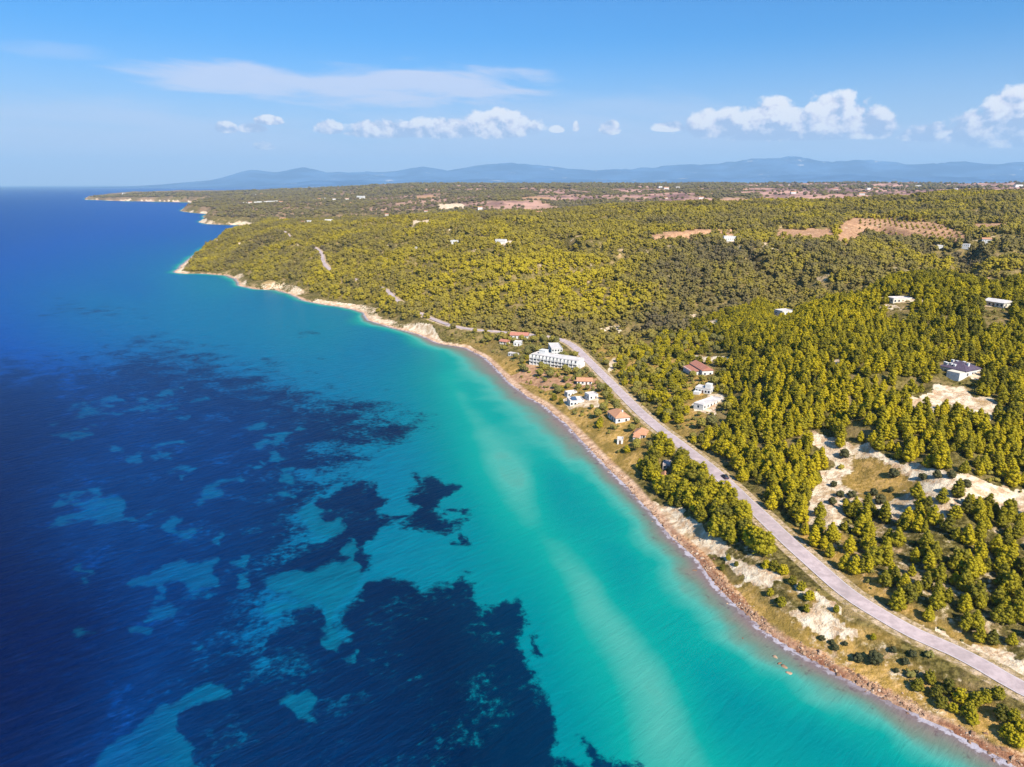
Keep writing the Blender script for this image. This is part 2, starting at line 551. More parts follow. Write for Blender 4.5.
# ------------------------------------------------------------------ what grows where (outlines of real patches of ground)
gu, gv = to_px(gx, gy, zz)
BARE = [
    [(809, 438), (819, 432), (848, 443.5), (876, 452.6), (904, 464), (940, 467), (979, 480), (1024, 492), (1080, 505), (1080, 520), (1008, 514), (984, 500), (965, 500), (946, 526), (925, 508), (899, 525), (880, 512), (845, 513), (832, 531), (811, 529), (814, 503), (819, 472), (832, 461)],
    [(904, 404), (924, 396), (939, 386), (964, 386), (988, 402), (1010, 413), (984, 416), (946, 404), (913, 414)],
    [(876, 300), (905, 299), (935, 303), (933, 308), (905, 305), (880, 305)],
    [(976, 303), (990, 298), (1006, 305), (1000, 309), (984, 308)],
    [(654, 503), (681, 503), (687, 519), (708, 529), (717, 543), (730, 545), (722, 556), (703, 556), (686, 543), (669, 531)],
    [(738, 582), (749, 569), (769, 570), (781, 580), (764, 589), (749, 588)],
    [(785, 616), (804, 618), (816, 606), (840, 621), (856, 630), (848, 638), (822, 635), (803, 628)],
    [(923, 627), (953, 636), (985, 650), (1024, 665), (1100, 695), (1100, 716), (1024, 683), (985, 661), (945, 642)],
    [(790, 581), (806, 589), (838, 607), (842, 613), (832, 611), (800, 592)],
    [(720, 551), (735, 556), (752, 568), (742, 576), (728, 566)],
    [(718, 466), (735, 478), (750, 490), (744, 492), (728, 481), (712, 470)],
    [(700, 403), (726, 397), (728, 403), (712, 414), (697, 412)],
    [(690, 357), (720, 354), (733, 355), (730, 361), (700, 362)],
    [(560, 398), (596, 394), (602, 406), (572, 409)],
    [(596, 330), (618, 329), (618, 333), (598, 333)],
    [(606, 372), (608, 362), (618, 356), (626, 356), (622, 361), (613, 366), (612, 374)],
    [(680, 322), (692, 319), (700, 322), (690, 326)], [(707, 322), (718, 319), (720, 326), (712, 328)], [(648, 328), (660, 326), (660, 331), (650, 332)],
    [(820, 350), (838, 360), (846, 366), (838, 369), (824, 360)],
    [(926, 349), (952, 352), (955, 358), (930, 354)], [(962, 364), (984, 366), (978, 376), (965, 372)],
    [(493, 240.5), (523, 243.5), (522, 246.5), (494, 243.5)],
    [(723, 236), (738, 236.5), (736, 242), (724, 242)],
    [(764, 240), (781, 252), (777, 253), (758, 241)],
    [(436, 204), (462, 203.5), (468, 208), (440, 210)], [(500, 214.8), (522, 214.8), (520, 217.5), (504, 217.5)],
    [(410, 220.5), (432, 220), (428, 225), (414, 224)], [(443, 230), (452, 228.5), (449, 233), (443, 233.5)],
    [(316, 246), (323, 254), (330, 268), (326, 269), (318, 254)],
    [(383, 290), (398, 297), (397, 304), (388, 298)],
    [(228, 246), (246, 241), (248, 243), (232, 249)], [(212, 240), (218, 239), (216, 243), (211, 243)],
]
TAN = [  # reddish soil of fields and orchards
    [(835, 242), (840, 225), (853, 218), (930, 221), (950, 228), (973, 238), (958, 243), (933, 239), (905, 239), (890, 236), (871, 230), (862, 236), (851, 246)],
    [(648, 235), (689, 229.5), (732, 229), (733, 235), (706, 236), (687, 241), (655, 240)],
    [(777, 229.5), (832, 229), (835, 240), (800, 240), (778, 236)],
    [(962, 280.5), (1030, 280), (1030, 285), (985, 285)], [(968, 224.5), (1010, 223), (1012, 227.5), (975, 228)],
    [(640, 201), (760, 199.2), (830, 198.6), (830, 200.2), (700, 202.5)], [(520, 197), (548, 196.5), (552, 199), (524, 200)],
    [(415, 196), (432, 195), (436, 198), (418, 198.8)], [(540, 372), (590, 376), (598, 386), (565, 384), (530, 378)],
    [(500, 372), (530, 366), (545, 372), (560, 386), (545, 392), (520, 384)],
]
GRASS = [
    [(840, 455), (870, 458), (902, 470), (930, 480), (900, 500), (865, 505), (840, 485), (850, 470)],
    [(470, 346), (500, 352), (530, 355), (585, 372), (605, 390), (640, 425), (665, 440), (650, 480), (620, 470), (590, 445), (560, 415), (520, 385), (490, 360)],
    [(700, 562), (740, 585), (790, 620), (850, 640), (900, 665), (960, 690), (1024, 720), (1080, 750), (1024, 757), (950, 725), (870, 690), (800, 650), (740, 605)],
    [(760, 555), (800, 585), (860, 625), (900, 645), (860, 640), (800, 600)],
    [(600, 345), (700, 345), (712, 395), (690, 440), (640, 400), (610, 372)],
    [(800, 515), (835, 530), (880, 580), (920, 610), (1000, 640), (1000, 655), (930, 630), (860, 590), (800, 540)],
]


def cover(u, v, polys, soft):
    out = np.zeros(u.shape)
    amp = np.clip((v - 185) / 14, 1.0, 9.0)
    wx, wy = u / (2.2 * amp), v / (1.4 * amp)
    u = u + (fbm(wx, wy, 301, 4) - .5) * 3.2 * amp
    v = v + (fbm(wx + 40, wy, 302, 4) - .5) * 1.9 * amp
    for p in polys:
        pa = np.array(p)
        m = (u > pa[:, 0].min() - 3 * soft) & (u < pa[:, 0].max() + 3 * soft) & (v > pa[:, 1].min() - 3 * soft) & (v < pa[:, 1].max() + 3 * soft)
        if m.any():
            s = np.zeros(u.shape)
            s[m] = sstep(sdf(u[m], v[m], p), -soft, soft)
            out = np.maximum(out, s)
    return out


near_soft = 2.2
bare = cover(gu, gv, BARE, near_soft)
tan = cover(gu, gv, TAN, 1.2)
grass = cover(gu, gv, GRASS, 8.0)
strip = (4 + 11 * fbm(arc / 45, arc * 0, 31, 3) ** 1.5) * np.interp(r_, [300, 520, 600], [.10, .25, 1]) + np.where(r_ > 700, 4, 0) + np.where(r_ > 1500, 5, 0)
slope_z = (1 - sstep(r_, 250, 300)) * (1 - sstep(rd, 20, 24)) * sstep(rd, 7, 9)
bare = np.maximum(bare, .34 * slope_z)
bare = np.maximum(bare, .36 * sstep(gv, 495, 530) * sstep(gu, 780, 820) * (r_ < 330) * sstep(rd, 8, 12))
whit = sstep(fbm(arc / 60, arc * 0 + 7, 41, 3), 0.36, 0.62)
cliff = np.clip(1 - sstep(d, strip * .8, strip * 1.25), 0, 1) * land
bw_ = np.interp(r_, [150, 240, 300, 420, 520, 700], [2.0, 2.4, 3.4, 3.2, 2.8, 2.4])
beach = (1 - sstep(d, bw_, bw_ * 1.6)) * land
scree = (.35 + .65 * sstep(fbm(arc / 12, d / 3, 33), .35, .6)) * (1 - sstep(r_, 210, 300)) * (1 - sstep(d, 3.8, 6.5)) * land      # brown boulders below the road
patch = sstep(fbm(gx / 16, gy / 16, 51), 0.66, 0.74) * sstep(d, 30, 60) * np.where(r_ < 700, 0.25, 0.8)
lawn = cover(gu, gv, [GRASS[0]], 8.0)
bare = bare * (1 - .85 * lawn)
bare = np.maximum(bare, np.maximum(cliff * (0.30 + 0.62 * whit), patch * .55))
rverge = 1 - sstep(rd, 4.4, 7.0)
farm = sstep(r_, 2300, 2700) * sstep(fbm(gx / 230, gy / 160, 61) + .10 * sstep(gu, 560, 900), 0.40, 0.55) * (.35 + .65 * sstep(gu, 200, 620))

# ------------------------------------------------------------------ materials of the setting
m_land, t, b = new_mat("land")
pos = t.pos()
nb = t.noise(pos, 0.09, 6, .62)
nf = t.noise(pos, 0.55, 5, .65)
nl = t.noise(pos, 0.012, 4, .55)
nt = t.noise(pos, 0.25, 6, .7, .5)
under = t.mix(t.smooth(nf, .38, .64), srgb(66, 60, 26), srgb(126, 112, 62))
under = t.mix(t.smooth(nb, .45, .7), under, srgb(150, 126, 84))
drygr = t.mix(t.smooth(nf, .35, .65), srgb(160, 128, 60), srgb(202, 160, 98))
drygr = t.mix(t.smooth(nb, .42, .62), drygr, srgb(134, 110, 52))
c = t.mix(t.math('MULTIPLY', t.attr('grass'), 0.92), under, drygr)
farc = t.mix(t.smooth(t.noise(pos, .006, 5, .6), .42, .58), srgb(124, 92, 90), srgb(192, 148, 132))
c = t.mix(t.math('MULTIPLY', t.attr('farm'), 0.9), c, farc)
tanc = t.mix(t.smooth(nt, .35, .65), srgb(150, 110, 84), srgb(190, 150, 114))
c = t.mix(t.smooth(t.math('ADD', t.attr('tan'), t.math('MULTIPLY', t.math('SUBTRACT', nf, .5), .5)), .3, .6), c, tanc)
stone = t.mix(t.smooth(nt, .36, .62), srgb(184, 150, 116), srgb(230, 212, 184))
stone = t.mix(t.smooth(nb, .5, .72), stone, srgb(168, 136, 92))
bf = t.math('ADD', t.attr('bare'), t.math('ADD', t.math('MULTIPLY', t.math('SUBTRACT', nf, .5), 1.1), t.math('MULTIPLY', t.math('SUBTRACT', nb, .5), .9)))
c = t.mix(t.smooth(bf, .36, .62), c, stone)
verge = t.mix(t.smooth(nf, .4, .6), srgb(196, 170, 140), srgb(150, 128, 84))
vf = t.math('ADD', t.attr('verge'), t.math('MULTIPLY', t.math('SUBTRACT', nf, .5), .8))
c = t.mix(t.smooth(vf, .35, .65), c, verge)
rub = t.mix(t.smooth(t.noise(pos, 0.8, 5, .75), .38, .62), srgb(150, 98, 58), srgb(222, 180, 138))
c = t.mix(t.smooth(t.math('ADD', t.attr('scree'), t.math('MULTIPLY', t.math('SUBTRACT', nb, .5), .7)), .4, .7), c, rub)
sandc = t.mix(t.smooth(nt, .4, .6), srgb(178, 138, 108), srgb(216, 180, 150))
bch = t.mix(t.attr('scree'), sandc, srgb(128, 82, 60))
c = t.mix(t.math('MULTIPLY', t.attr('beach'), 0.95), c, bch)
wet = t.smooth(t.n('ShaderNodeSeparateXYZ').outputs[2], 0, 1)
t.link(c, b.inputs['Base Color'])
bp = t.n('ShaderNodeBump')
bp.inputs['Strength'].default_value = 0.9
bp.inputs['Distance'].default_value = 1.6
t.link(t.noise(pos, 0.35, 7, .7), bp.inputs['Height'])
t.link(bp.outputs[0], b.inputs['Normal'])
b.inputs['Roughness'].default_value = 0.95
b.inputs['Specular IOR Level'].default_value = 0.05


def mesh_obj(name, verts, faces, mat, parent=None, smooth=False):
    me = bpy.data.meshes.new(name)
    verts = np.asarray(verts, np.float32)
    faces = np.asarray(faces, np.int32)
    me.vertices.add(len(verts))
    me.vertices.foreach_set('co', verts.ravel())
    n = faces.shape[1]
    me.loops.add(faces.size)
    me.loops.foreach_set('vertex_index', faces.ravel())
    me.polygons.add(len(faces))
    me.polygons.foreach_set('loop_start', np.arange(0, faces.size, n, dtype=np.int32))
    if smooth:
        me.polygons.foreach_set('use_smooth', np.ones(len(faces), bool))
    me.update(calc_edges=True)
    me.validate()
    if mat:
        me.materials.append(mat)
    o = bpy.data.objects.new(name, me)
    COL.objects.link(o)
    if parent:
        o.parent = parent
    return o


def set_attr(me, name, vals):
    a = me.attributes.new(name, 'FLOAT', 'POINT')
    a.data.foreach_set('value', np.asarray(vals, np.float32))


def grid_faces(nr, na):
    i = np.arange(nr * na).reshape(nr, na)
    return np.stack([i[:-1, :-1], i[:-1, 1:], i[1:, 1:], i[1:, :-1]], -1).reshape(-1, 4)


F = grid_faces(NR, NA)
keep = (d[F] > -14 * np.maximum(k[F], .7)).any(1)
F = F[keep][:, ::-1]
used, inv = np.unique(F, return_inverse=True)
o = mesh_obj("terrain", np.c_[gx, gy, zz][used], inv.reshape(F.shape), m_land, smooth=True)
o['kind'] = 'structure'
for nm, arr in (('bare', bare), ('tan', tan), ('grass', grass), ('beach', beach), ('scree', scree), ('verge', rverge), ('farm', farm)):
    set_attr(o.data, nm, arr[used])

# ------------------------------------------------------------------ the sea: sandy shallows, deeper water, dark seagrass
SA = np.r_[np.linspace(RAD(-80), RAD(-42), 40), np.linspace(RAD(-41.8), RAD(44), 460), np.linspace(RAD(45), RAD(80), 30)]
SR = np.r_[np.exp(np.linspace(math.log(45), math.log(4000), 420)), np.exp(np.linspace(math.log(4200), math.log(90000), 60))]
sA, sR = np.meshgrid(SA, SR)
sx, sy = (sR * np.sin(sA)).ravel(), (sR * np.cos(sA)).ravel()
su, sv = to_px(sx, sy, sx * 0)
DEPTH = [
    (455, 385, .24), (480, 430, .20), (520, 480, .15), (515, 465, .15), (560, 560, .22), (590, 590, .18), (620, 625, .20), (660, 700, .17), (690, 767, .20), (740, 850, .2),
    (500, 400, .30), (540, 440, .32), (600, 515, .33), (680, 610, .34), (760, 680, .34), (860, 745, .33), (960, 800, .3), (560, 500, .30), (620, 570, .32), (720, 720, .30),
    (440, 450, .36), (430, 560, .43), (400, 480, .5), (480, 600, .38), (470, 520, .36), (560, 680, .33), (600, 745, .30), (540, 620, .33), (410, 400, .42), (430, 360, .34),
    (380, 350, .52), (330, 330, .48), (280, 312, .52), (230, 290, .50), (180, 282, .56), (100, 300, .66), (0, 320, .82), (-200, 320, .9), (200, 340, .60), (300, 380, .58), (350, 440, .56), (390, 380, .46),
    (250, 440, .78), (100, 430, .88), (0, 480, .97), (-200, 500, 1.0), (0, 700, 1.0), (-200, 800, 1.0), (100, 620, .95), (200, 600, .78), (310, 560, .56), (330, 620, .55), (200, 730, .66), (310, 705, .6), (110, 510, .80), (400, 620, .48),
    (300, 500, .62), (420, 700, .5), (360, 780, .6), (500, 760, .4),
    (100, 240, .82), (0, 220, .88), (170, 235, .80), (0, 192, .9), (130, 207, .85), (156, 262, .68), (40, 260, .82), (-200, 230, .92), (60, 200, .88), (190, 215, .82), (250, 300, .55), (140, 290, .68),
    (500, 187, .8), (900, 187, .8), (1500, 800, .3),
]
dx_ = np.array([at(u, v)[:2] for u, v, _ in DEPTH])
DEP = TPS(warp(dx_[:, 0], dx_[:, 1]), np.array([q[2] for q in DEPTH]), lam=0.0005)
sd, sarc = seg_dist(sx, sy, COAST, False)
s_in = inside(sx, sy, LAND)
sd = np.where(s_in, -sd, sd)
depth = np.clip(DEP(warp(sx, sy)), 0.1, 1.0)
for bar, wd_, gain in (([(446, 375), (468, 410), (488, 438), (506, 462), (522, 486), (540, 530), (565, 566), (592, 594), (625, 640), (655, 690), (690, 745), (745, 800)], 7.0, .036),):
    bp_ = np.array([at(*q)[:2] for q in bar])
    bd_, ba_ = seg_dist(sx, sy, bp_, False)
    bd_ = bd_ + (fbm(sx / 11, sy / 11, 66) - .5) * 5
    depth = depth - gain * np.exp(-(np.maximum(bd_, 0) / wd_) ** 2) * (.5 + fbm(ba_ / 18, ba_ * 0, 68))
depth = np.maximum(depth, .135)
sr_ = np.hypot(sx, sy)
wsh = (26 + 34 * fbm(sarc / 55, sarc * 0, 77, 3)) * np.interp(sr_, [100, 420, 620, 800], [.75, 1.0, .7, .4])
depth = depth * sstep(sd + (fbm(sx / 9, sy / 9, 13) - .5) * 7, -2, wsh) ** 0.8
DARK = [  # seagrass meadows: outline, softness
    ([(-400, 360), (60, 372), (160, 352), (250, 378), (330, 402), (412, 424), (385, 440), (335, 462), (308, 500), (300, 560), (286, 600), (262, 640), (285, 690), (330, 720), (345, 640), (350, 900), (-400, 1000)], 40, 0.92),
    ([(300, 612), (323, 611), (325, 633), (340, 631), (352, 615), (366, 603), (373, 583), (385, 579), (396, 578), (410, 580), (426, 574), (440, 578), (456, 576), (463, 566), (471, 573), (471, 590), (481, 606), (499, 613), (509, 604), (518, 613), (519, 636), (514, 653), (529, 669), (520, 686), (535, 700), (560, 735), (548, 752), (575, 764), (590, 740), (612, 752), (640, 756), (670, 775), (690, 830), (200, 900), (215, 740), (225, 690), (270, 660)], 10, 1.0),
    ([(296, 590), (343, 583), (366, 553), (380, 536), (416, 533), (453, 533), (473, 520), (443, 511), (433, 506), (440, 483), (428, 476), (403, 490), (413, 503), (400, 520), (373, 515), (376, 486), (350, 483), (327, 496), (320, 536), (285, 545)], 8, 1.0),
    ([(530, 632), (541, 634), (538, 644), (548, 650), (547, 664), (536, 662), (532, 648)], 4, .8), ([(446, 540), (455, 540), (455, 547), (447, 547)], 3, .7),
    ([(325, 352), (350, 358), (345, 366), (322, 362)], 7, .35), ([(310, 375), (350, 385), (340, 396), (312, 388)], 8, .4), ([(285, 325), (330, 335), (300, 340)], 8, .3), ([(60, 300), (150, 310), (140, 318), (40, 312)], 8, .3),
]
SANDY = [
    [(56, 519), (76, 506), (113, 499), (140, 507), (160, 506), (142, 513), (126, 517), (100, 512), (74, 519)], [(80, 494), (104, 488), (116, 486), (110, 492)], [(156, 537), (183, 519), (204, 521), (186, 533)],
    [(199, 499), (214, 489), (233, 483), (228, 493), (210, 501)], [(156, 447), (176, 436), (199, 435), (190, 444), (168, 453)], [(286, 513), (319, 503), (333, 519), (322, 546), (312, 530)], [(256, 531), (262, 518), (272, 522)],
    [(60, 416), (110, 404), (173, 398), (205, 400), (173, 406), (110, 409)], [(55, 441), (75, 432), (100, 429), (82, 437)], [(129, 625), (146, 615), (163, 621), (139, 632)], [(133, 588), (152, 578), (166, 568), (226, 562), (226, 568), (199, 585), (159, 592), (136, 596)],
    [(70, 568), (90, 560), (92, 572), (100, 583), (96, 586), (84, 573)], [(96, 764), (146, 721), (155, 705), (163, 701), (175, 712), (196, 695), (226, 695), (226, 704), (186, 720), (192, 735), (203, 752), (199, 800), (90, 800)],
    [(282, 578), (310, 565), (345, 548), (360, 570), (352, 600), (335, 625), (321, 642), (329, 616), (318, 610), (292, 605)], [(268, 622), (272, 610), (300, 612), (290, 620)], [(292, 703), (303, 685), (312, 692), (322, 688), (329, 718), (309, 722)],
    [(232, 619), (245, 612), (252, 617)], [(155, 607), (165, 595), (178, 600), (168, 608)], [(175, 480), (190, 468), (200, 472), (188, 484)], [(120, 452), (138, 444), (134, 452), (124, 458)], [(74, 634), (86, 632), (98, 636), (90, 640)],
    [(262, 440), (285, 432), (280, 446), (266, 450)], [(230, 462), (252, 456), (246, 470)], [(218, 540), (240, 530), (236, 545)], [(270, 475), (292, 470), (300, 482), (280, 490)], [(240, 575), (262, 565), (258, 580)], [(330, 655), (345, 645), (345, 655)],
    [(215, 645), (228, 640), (226, 650)],
]
wob = (fbm(sx / 14, sy / 14, 91, 4) - .5)
wamp = np.clip((sv - 185) / 10, 1, 22)
su0, sv0 = su.copy(), sv.copy()
su = su + (fbm(sx / 16, sy / 16, 401, 5) - .5) * 3.4 * wamp
sv = sv + (fbm(sx / 16 + 50, sy / 16, 402, 5) - .5) * 2.2 * wamp
weed = np.zeros(sx.shape)
vis = (sv > 180) & (np.abs(su) < 4000)
for poly, soft, gain in DARK:
    s = np.full(sx.shape, -1e3)
    s[vis] = sdf(su[vis], sv[vis], poly)
    weed = np.maximum(weed, gain * sstep(s + wob * 10, -soft, soft))
sandy = np.zeros(sx.shape)
for poly in SANDY:
    s = np.full(sx.shape, -1e3)
    pa = np.array(poly)
    mm = vis & (su > pa[:, 0].min() - 40) & (su < pa[:, 0].max() + 40) & (sv > pa[:, 1].min() - 40) & (sv < pa[:, 1].max() + 40)
    s[mm] = sdf(su[mm], sv[mm], poly)
    sandy = np.maximum(sandy, sstep(s + wob * 9, -5, 4))

WATER_K = 0.455
m_sea, t, b = new_mat("sea_water")
pos = t.pos()
D, WD, SN, SH = t.attr('depth'), t.attr('weed'), t.attr('sandy'), t.attr('shore')
nA = t.noise(pos, 0.055, 7, .65, .5)
nB = t.noise(pos, 0.42, 6, .7)
nC = t.noise(pos, 0.9, 3, .6)
Dn = t.math('ADD', D, t.math('MULTIPLY', t.math('SUBTRACT', nA, .5), .05))
water = t.ramp(Dn, [(0.0, srgb(176, 150, 140)), (0.07, srgb(138, 164, 146)), (0.14, srgb(92, 204, 186)), (0.21, srgb(16, 186, 172)), (0.33, srgb(0, 160, 164)), (0.44, srgb(0, 142, 166)), (0.55, srgb(0, 126, 168)), (0.68, srgb(0, 106, 168)), (0.84, srgb(0, 82, 172)), (1.0, srgb(0, 36, 96))])
deepw = t.ramp(D, [(0.25, srgb(0, 66, 102)), (0.45, srgb(0, 42, 82)), (0.7, srgb(0, 52, 108)), (0.85, srgb(0, 56, 122)), (1.0, srgb(0, 26, 82))])
wn = t.math('MULTIPLY_ADD', t.smooth(WD, 0.0, .22), t.math('ADD', t.math('MULTIPLY', t.math('SUBTRACT', nB, .5), 2.3), t.math('MULTIPLY', t.math('SUBTRACT', nA, .5), 2.3)), WD)
wf = t.math('MULTIPLY', t.smooth(wn, .16, .80), t.smooth(t.math('ADD', nB, nA), .55, 1.0, .72, 1.0))
sn = t.math('MULTIPLY_ADD', t.smooth(SN, 0.0, .22), t.math('ADD', t.math('MULTIPLY', t.math('SUBTRACT', nB, .5), 2.4), t.math('MULTIPLY', t.math('SUBTRACT', nA, .5), 2.0)), SN)
sf = t.math('MULTIPLY', t.smooth(sn, .22, .85), .88)
wf = t.math('MULTIPLY', wf, t.math('SUBTRACT', 1.0, sf))
c = t.mix(wf, water, deepw)
c = t.mix(t.math('MULTIPLY', sf, .45), c, srgb(0, 108, 130))
# stones in the shallows
rk = t.math('MULTIPLY', t.smooth(t.noise(pos, .30, 5, .7), .56, .68), t.smooth(SH, 13, 2))
c = t.mix(t.math('MULTIPLY', rk, .75), c, srgb(108, 84, 92))
c = t.mix(t.math('MULTIPLY', t.smooth(SH, 5.5, 0.0), .65), c, srgb(158, 134, 142))
# surf
fo = t.noise(t.scaled(pos, (1, 1, 1)), .33, 6, .7, .4)
fl = t.math('ADD', fo, t.math('MULTIPLY', t.smooth(SH, 4.0, 0.0), .30))
surf = t.math('MULTIPLY', t.smooth(fl, .70, .80), t.math('MULTIPLY', t.smooth(SH, 13, 2), t.smooth(t.noise(pos, .07, 3, .6), .36, .54, .25, 1.0)))
# scattered whitecaps on open water
cap = t.noise(t.scaled(pos, (.10, .42, 1), RAD(-42)), 1.0, 3, .7)
cap = t.math('MULTIPLY', t.smooth(cap, .735, .78), t.smooth(D, .62, .85))
c = t.mix(t.math('MULTIPLY', cap, .30), c, srgb(110, 160, 205))
c = t.mix(surf, c, srgb(236, 226, 236))
# wind ripple: bump, with its sky reflection painted in as lighter streaks
w1 = t.noise(t.scaled(pos, (.09, .40, 1), RAD(-42)), 1.0, 6, .70, .3)
w2 = t.noise(t.scaled(pos, (.012, .04, 1), RAD(-40)), 1.0, 3, .5)
wv = t.math('ADD', w1, t.math('MULTIPLY', w2, .6))
c = t.mix(t.math('MULTIPLY', t.smooth(w1, .36, .66), t.smooth(D, .25, .75)), c, t.mix(1.0, c, (1.5, 1.5, 1.38), 'MULTIPLY'))
c = t.mix(1.0, c, (WATER_K,) * 3, 'MULTIPLY')
t.link(c, b.inputs['Base Color'])
bp = t.n('ShaderNodeBump')
bp.inputs['Strength'].default_value = 0.8
bp.inputs['Distance'].default_value = 1.8
t.link(t.math('MULTIPLY', wv, t.smooth(D, .25, .6, .22, 1.0)), bp.inputs['Height'])
t.link(bp.outputs[0], b.inputs['Normal'])
b.inputs['Roughness'].default_value = 0.32
b.inputs['Specular IOR Level'].default_value = 0.05
b.inputs['IOR'].default_value = 1.33
o = mesh_obj("sea", np.c_[sx, sy, sx * 0], grid_faces(len(SR), len(SA))[:, ::-1], m_sea, smooth=True)
o['kind'] = 'structure'
for nm, arr in (('depth', depth), ('weed', weed), ('sandy', sandy), ('shore', np.clip(sd, -5, 500))):
    set_attr(o.data, nm, arr)

# ------------------------------------------------------------------ far mountains
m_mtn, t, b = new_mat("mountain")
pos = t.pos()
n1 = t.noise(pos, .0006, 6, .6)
c = t.mix(t.smooth(n1, .4, .62), srgb(30, 66, 108), srgb(62, 96, 138))  # blue of the distant haze put into the slope colour
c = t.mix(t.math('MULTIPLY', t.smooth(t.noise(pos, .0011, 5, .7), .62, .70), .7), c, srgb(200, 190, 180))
t.link(c, b.inputs['Base Color'])
RIDGE = [(-60, 190), (60, 188), (140, 186), (175, 184), (205, 181.5), (235, 176.5), (262, 169), (285, 172), (312, 166.5), (335, 172), (372, 168), (400, 171), (425, 166), (450, 170), (480, 165), (512, 161.5), (540, 165), (575, 168.5), (600, 168), (640, 164.5), (675, 163.5),
         (700, 160), (730, 157), (752, 158.5), (775, 155.5), (800, 158), (840, 159), (880, 161.5), (920, 162), (960, 160.5), (985, 159), (1024, 160.5), (1100, 158), (1200, 163)]
ru, rv = np.array([p[0] for p in RIDGE], float), np.array([p[1] for p in RIDGE], float)


def range_mesh(name, r_mid, half, du, lift, k0, seed, na=420, nr=60):
    us = np.linspace(-300, 1320, na)
    top = np.interp(us + du, ru, rv)
    tz = np.array([px_dir(u, v)[2] / math.hypot(*px_dir(u, v)[:2]) for u, v in zip(us, top)]) * r_mid * k0 + CAM_H + lift
    az = np.arctan((us - 512) / FPX)
    q = np.linspace(-1, 1, nr)
    QQ, AZg = np.meshgrid(q, az, indexing='ij')
    rg = r_mid + half * QQ
    x, y = rg * np.sin(AZg), rg * np.cos(AZg)
    env = np.clip(1 - np.abs(QQ) ** 1.4, 0, 1)
    rid = 1 - np.abs(2 * fbm(x / 2600, y / 2600, seed, 5) - 1)
    z = np.maximum(tz[None, :], -60) * env * (0.62 + 0.42 * rid) - 15
    oo = mesh_obj(name, np.c_[x.ravel(), y.ravel(), z.ravel()], grid_faces(nr, na)[:, ::-1], m_mtn, smooth=True)
    oo['kind'] = 'structure'


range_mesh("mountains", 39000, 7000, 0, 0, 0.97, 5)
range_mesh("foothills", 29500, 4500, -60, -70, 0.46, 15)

# ------------------------------------------------------------------ the air
hm = bpy.data.materials.new("haze_air")
hm.use_nodes = True
t = NT(hm.node_tree)
ho = t.n('ShaderNodeOutputMaterial')
pv = t.n('ShaderNodeVolumePrincipled')
pv.inputs['Color'].default_value = (0.46, 0.73, 1.0, 1)
pv.inputs['Density'].default_value = 3.0e-5
pv.inputs['Anisotropy'].default_value = 0.0
t.link(pv.outputs[0], ho.inputs['Volume'])
bx = [(x, y, z) for x in (-60000, 60000) for y in (-3000, 60000) for z in (-30.0, 2100.0)]
o = mesh_obj("haze", bx, [(0, 1, 3, 2), (4, 6, 7, 5), (0, 4, 5, 1), (2, 3, 7, 6), (0, 2, 6, 4), (1, 5, 7, 3)], hm)
o['kind'] = 'stuff'

# ------------------------------------------------------------------ the road
m_road, t, b = new_mat("old_asphalt")
pos = t.pos()
c = t.mix(t.smooth(t.noise(pos, .35, 6, .7), .35, .65), (0.36, 0.28, 0.275), (0.49, 0.385, 0.375))
c = t.mix(t.math('MULTIPLY', t.smooth(t.noise(pos, .06, 4, .6), .5, .66), .5), c, (0.28, 0.225, 0.215))
t.link(c, b.inputs['Base Color'])
m_line, t, b = new_mat("road_paint")
b.inputs['Base Color'].default_value = (0.54, 0.50, 0.49, 1)


def ribbon(name, path, off, half, lift, mat, cross=3):
    p = np.asarray(path)
    tg = np.gradient(p[:, :2], axis=0)
    tg /= np.linalg.norm(tg, axis=1)[:, None]
    nrm = np.c_[tg[:, 1], -tg[:, 0]]
    offs = np.linspace(off - half, off + half, cross)
    rows = np.stack([np.c_[p[:, :2] + nrm * q, p[:, 2] + lift] for q in offs], 1)
    return mesh_obj(name, rows.reshape(-1, 3), grid_faces(len(p), cross)[:, ::-1], mat)


rfar = np.hypot(ROAD[:, 0], ROAD[:, 1])
i0 = int(np.argmax(rfar > 620))
o = ribbon("road", ROAD[:i0], 0, 3.2, 0.05, m_road, 5)
o['kind'] = 'structure'
o = ribbon("hill_road", ROAD[i0 - 1:], 0, 2.6, 0.35, m_road, 3)
o['kind'] = 'structure'
for q in (-2.9, 2.9):
    o = ribbon("road_markings", ROAD[:i0], q, 0.09, 0.058, m_line, 2)
    o['kind'] = 'structure'
_fr, _ = seg_dist(ROAD[:, 0], ROAD[:, 1], ROAD[:, :2], False)


def road_d(x, y):
    return seg_dist(x, y, ROAD[:, :2], False)[0]


# ------------------------------------------------------------------ foliage
def leaf_mat(name, cols, spread=0.5):
    m, t, b = new_mat(name)
    oi = t.n('ShaderNodeObjectInfo')
    pos = t.pos()
    big = t.noise(oi.outputs['Location'], .011, 3, .5)
    f = t.math('ADD', t.math('MULTIPLY', oi.outputs['Random'], spread), t.math('MULTIPLY', t.math('SUBTRACT', big, .5), 1.3))
    f = t.math('ADD', f, (1 - spread) / 2)
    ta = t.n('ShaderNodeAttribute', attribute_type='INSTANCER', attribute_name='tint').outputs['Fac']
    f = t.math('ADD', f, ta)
    fine = t.noise(pos, 1.6, 4, .7)
    f = t.math('ADD', f, t.math('MULTIPLY', t.math('SUBTRACT', fine, .5), .7), clamp=True)
    c = t.ramp(f, [(i / (len(cols) - 1), q) for i, q in enumerate(cols)])
    t.link(c, b.inputs['Base Color'])
    b.inputs['Roughness'].default_value = 0.7
    b.inputs['Specular IOR Level'].default_value = 0.12
    return m


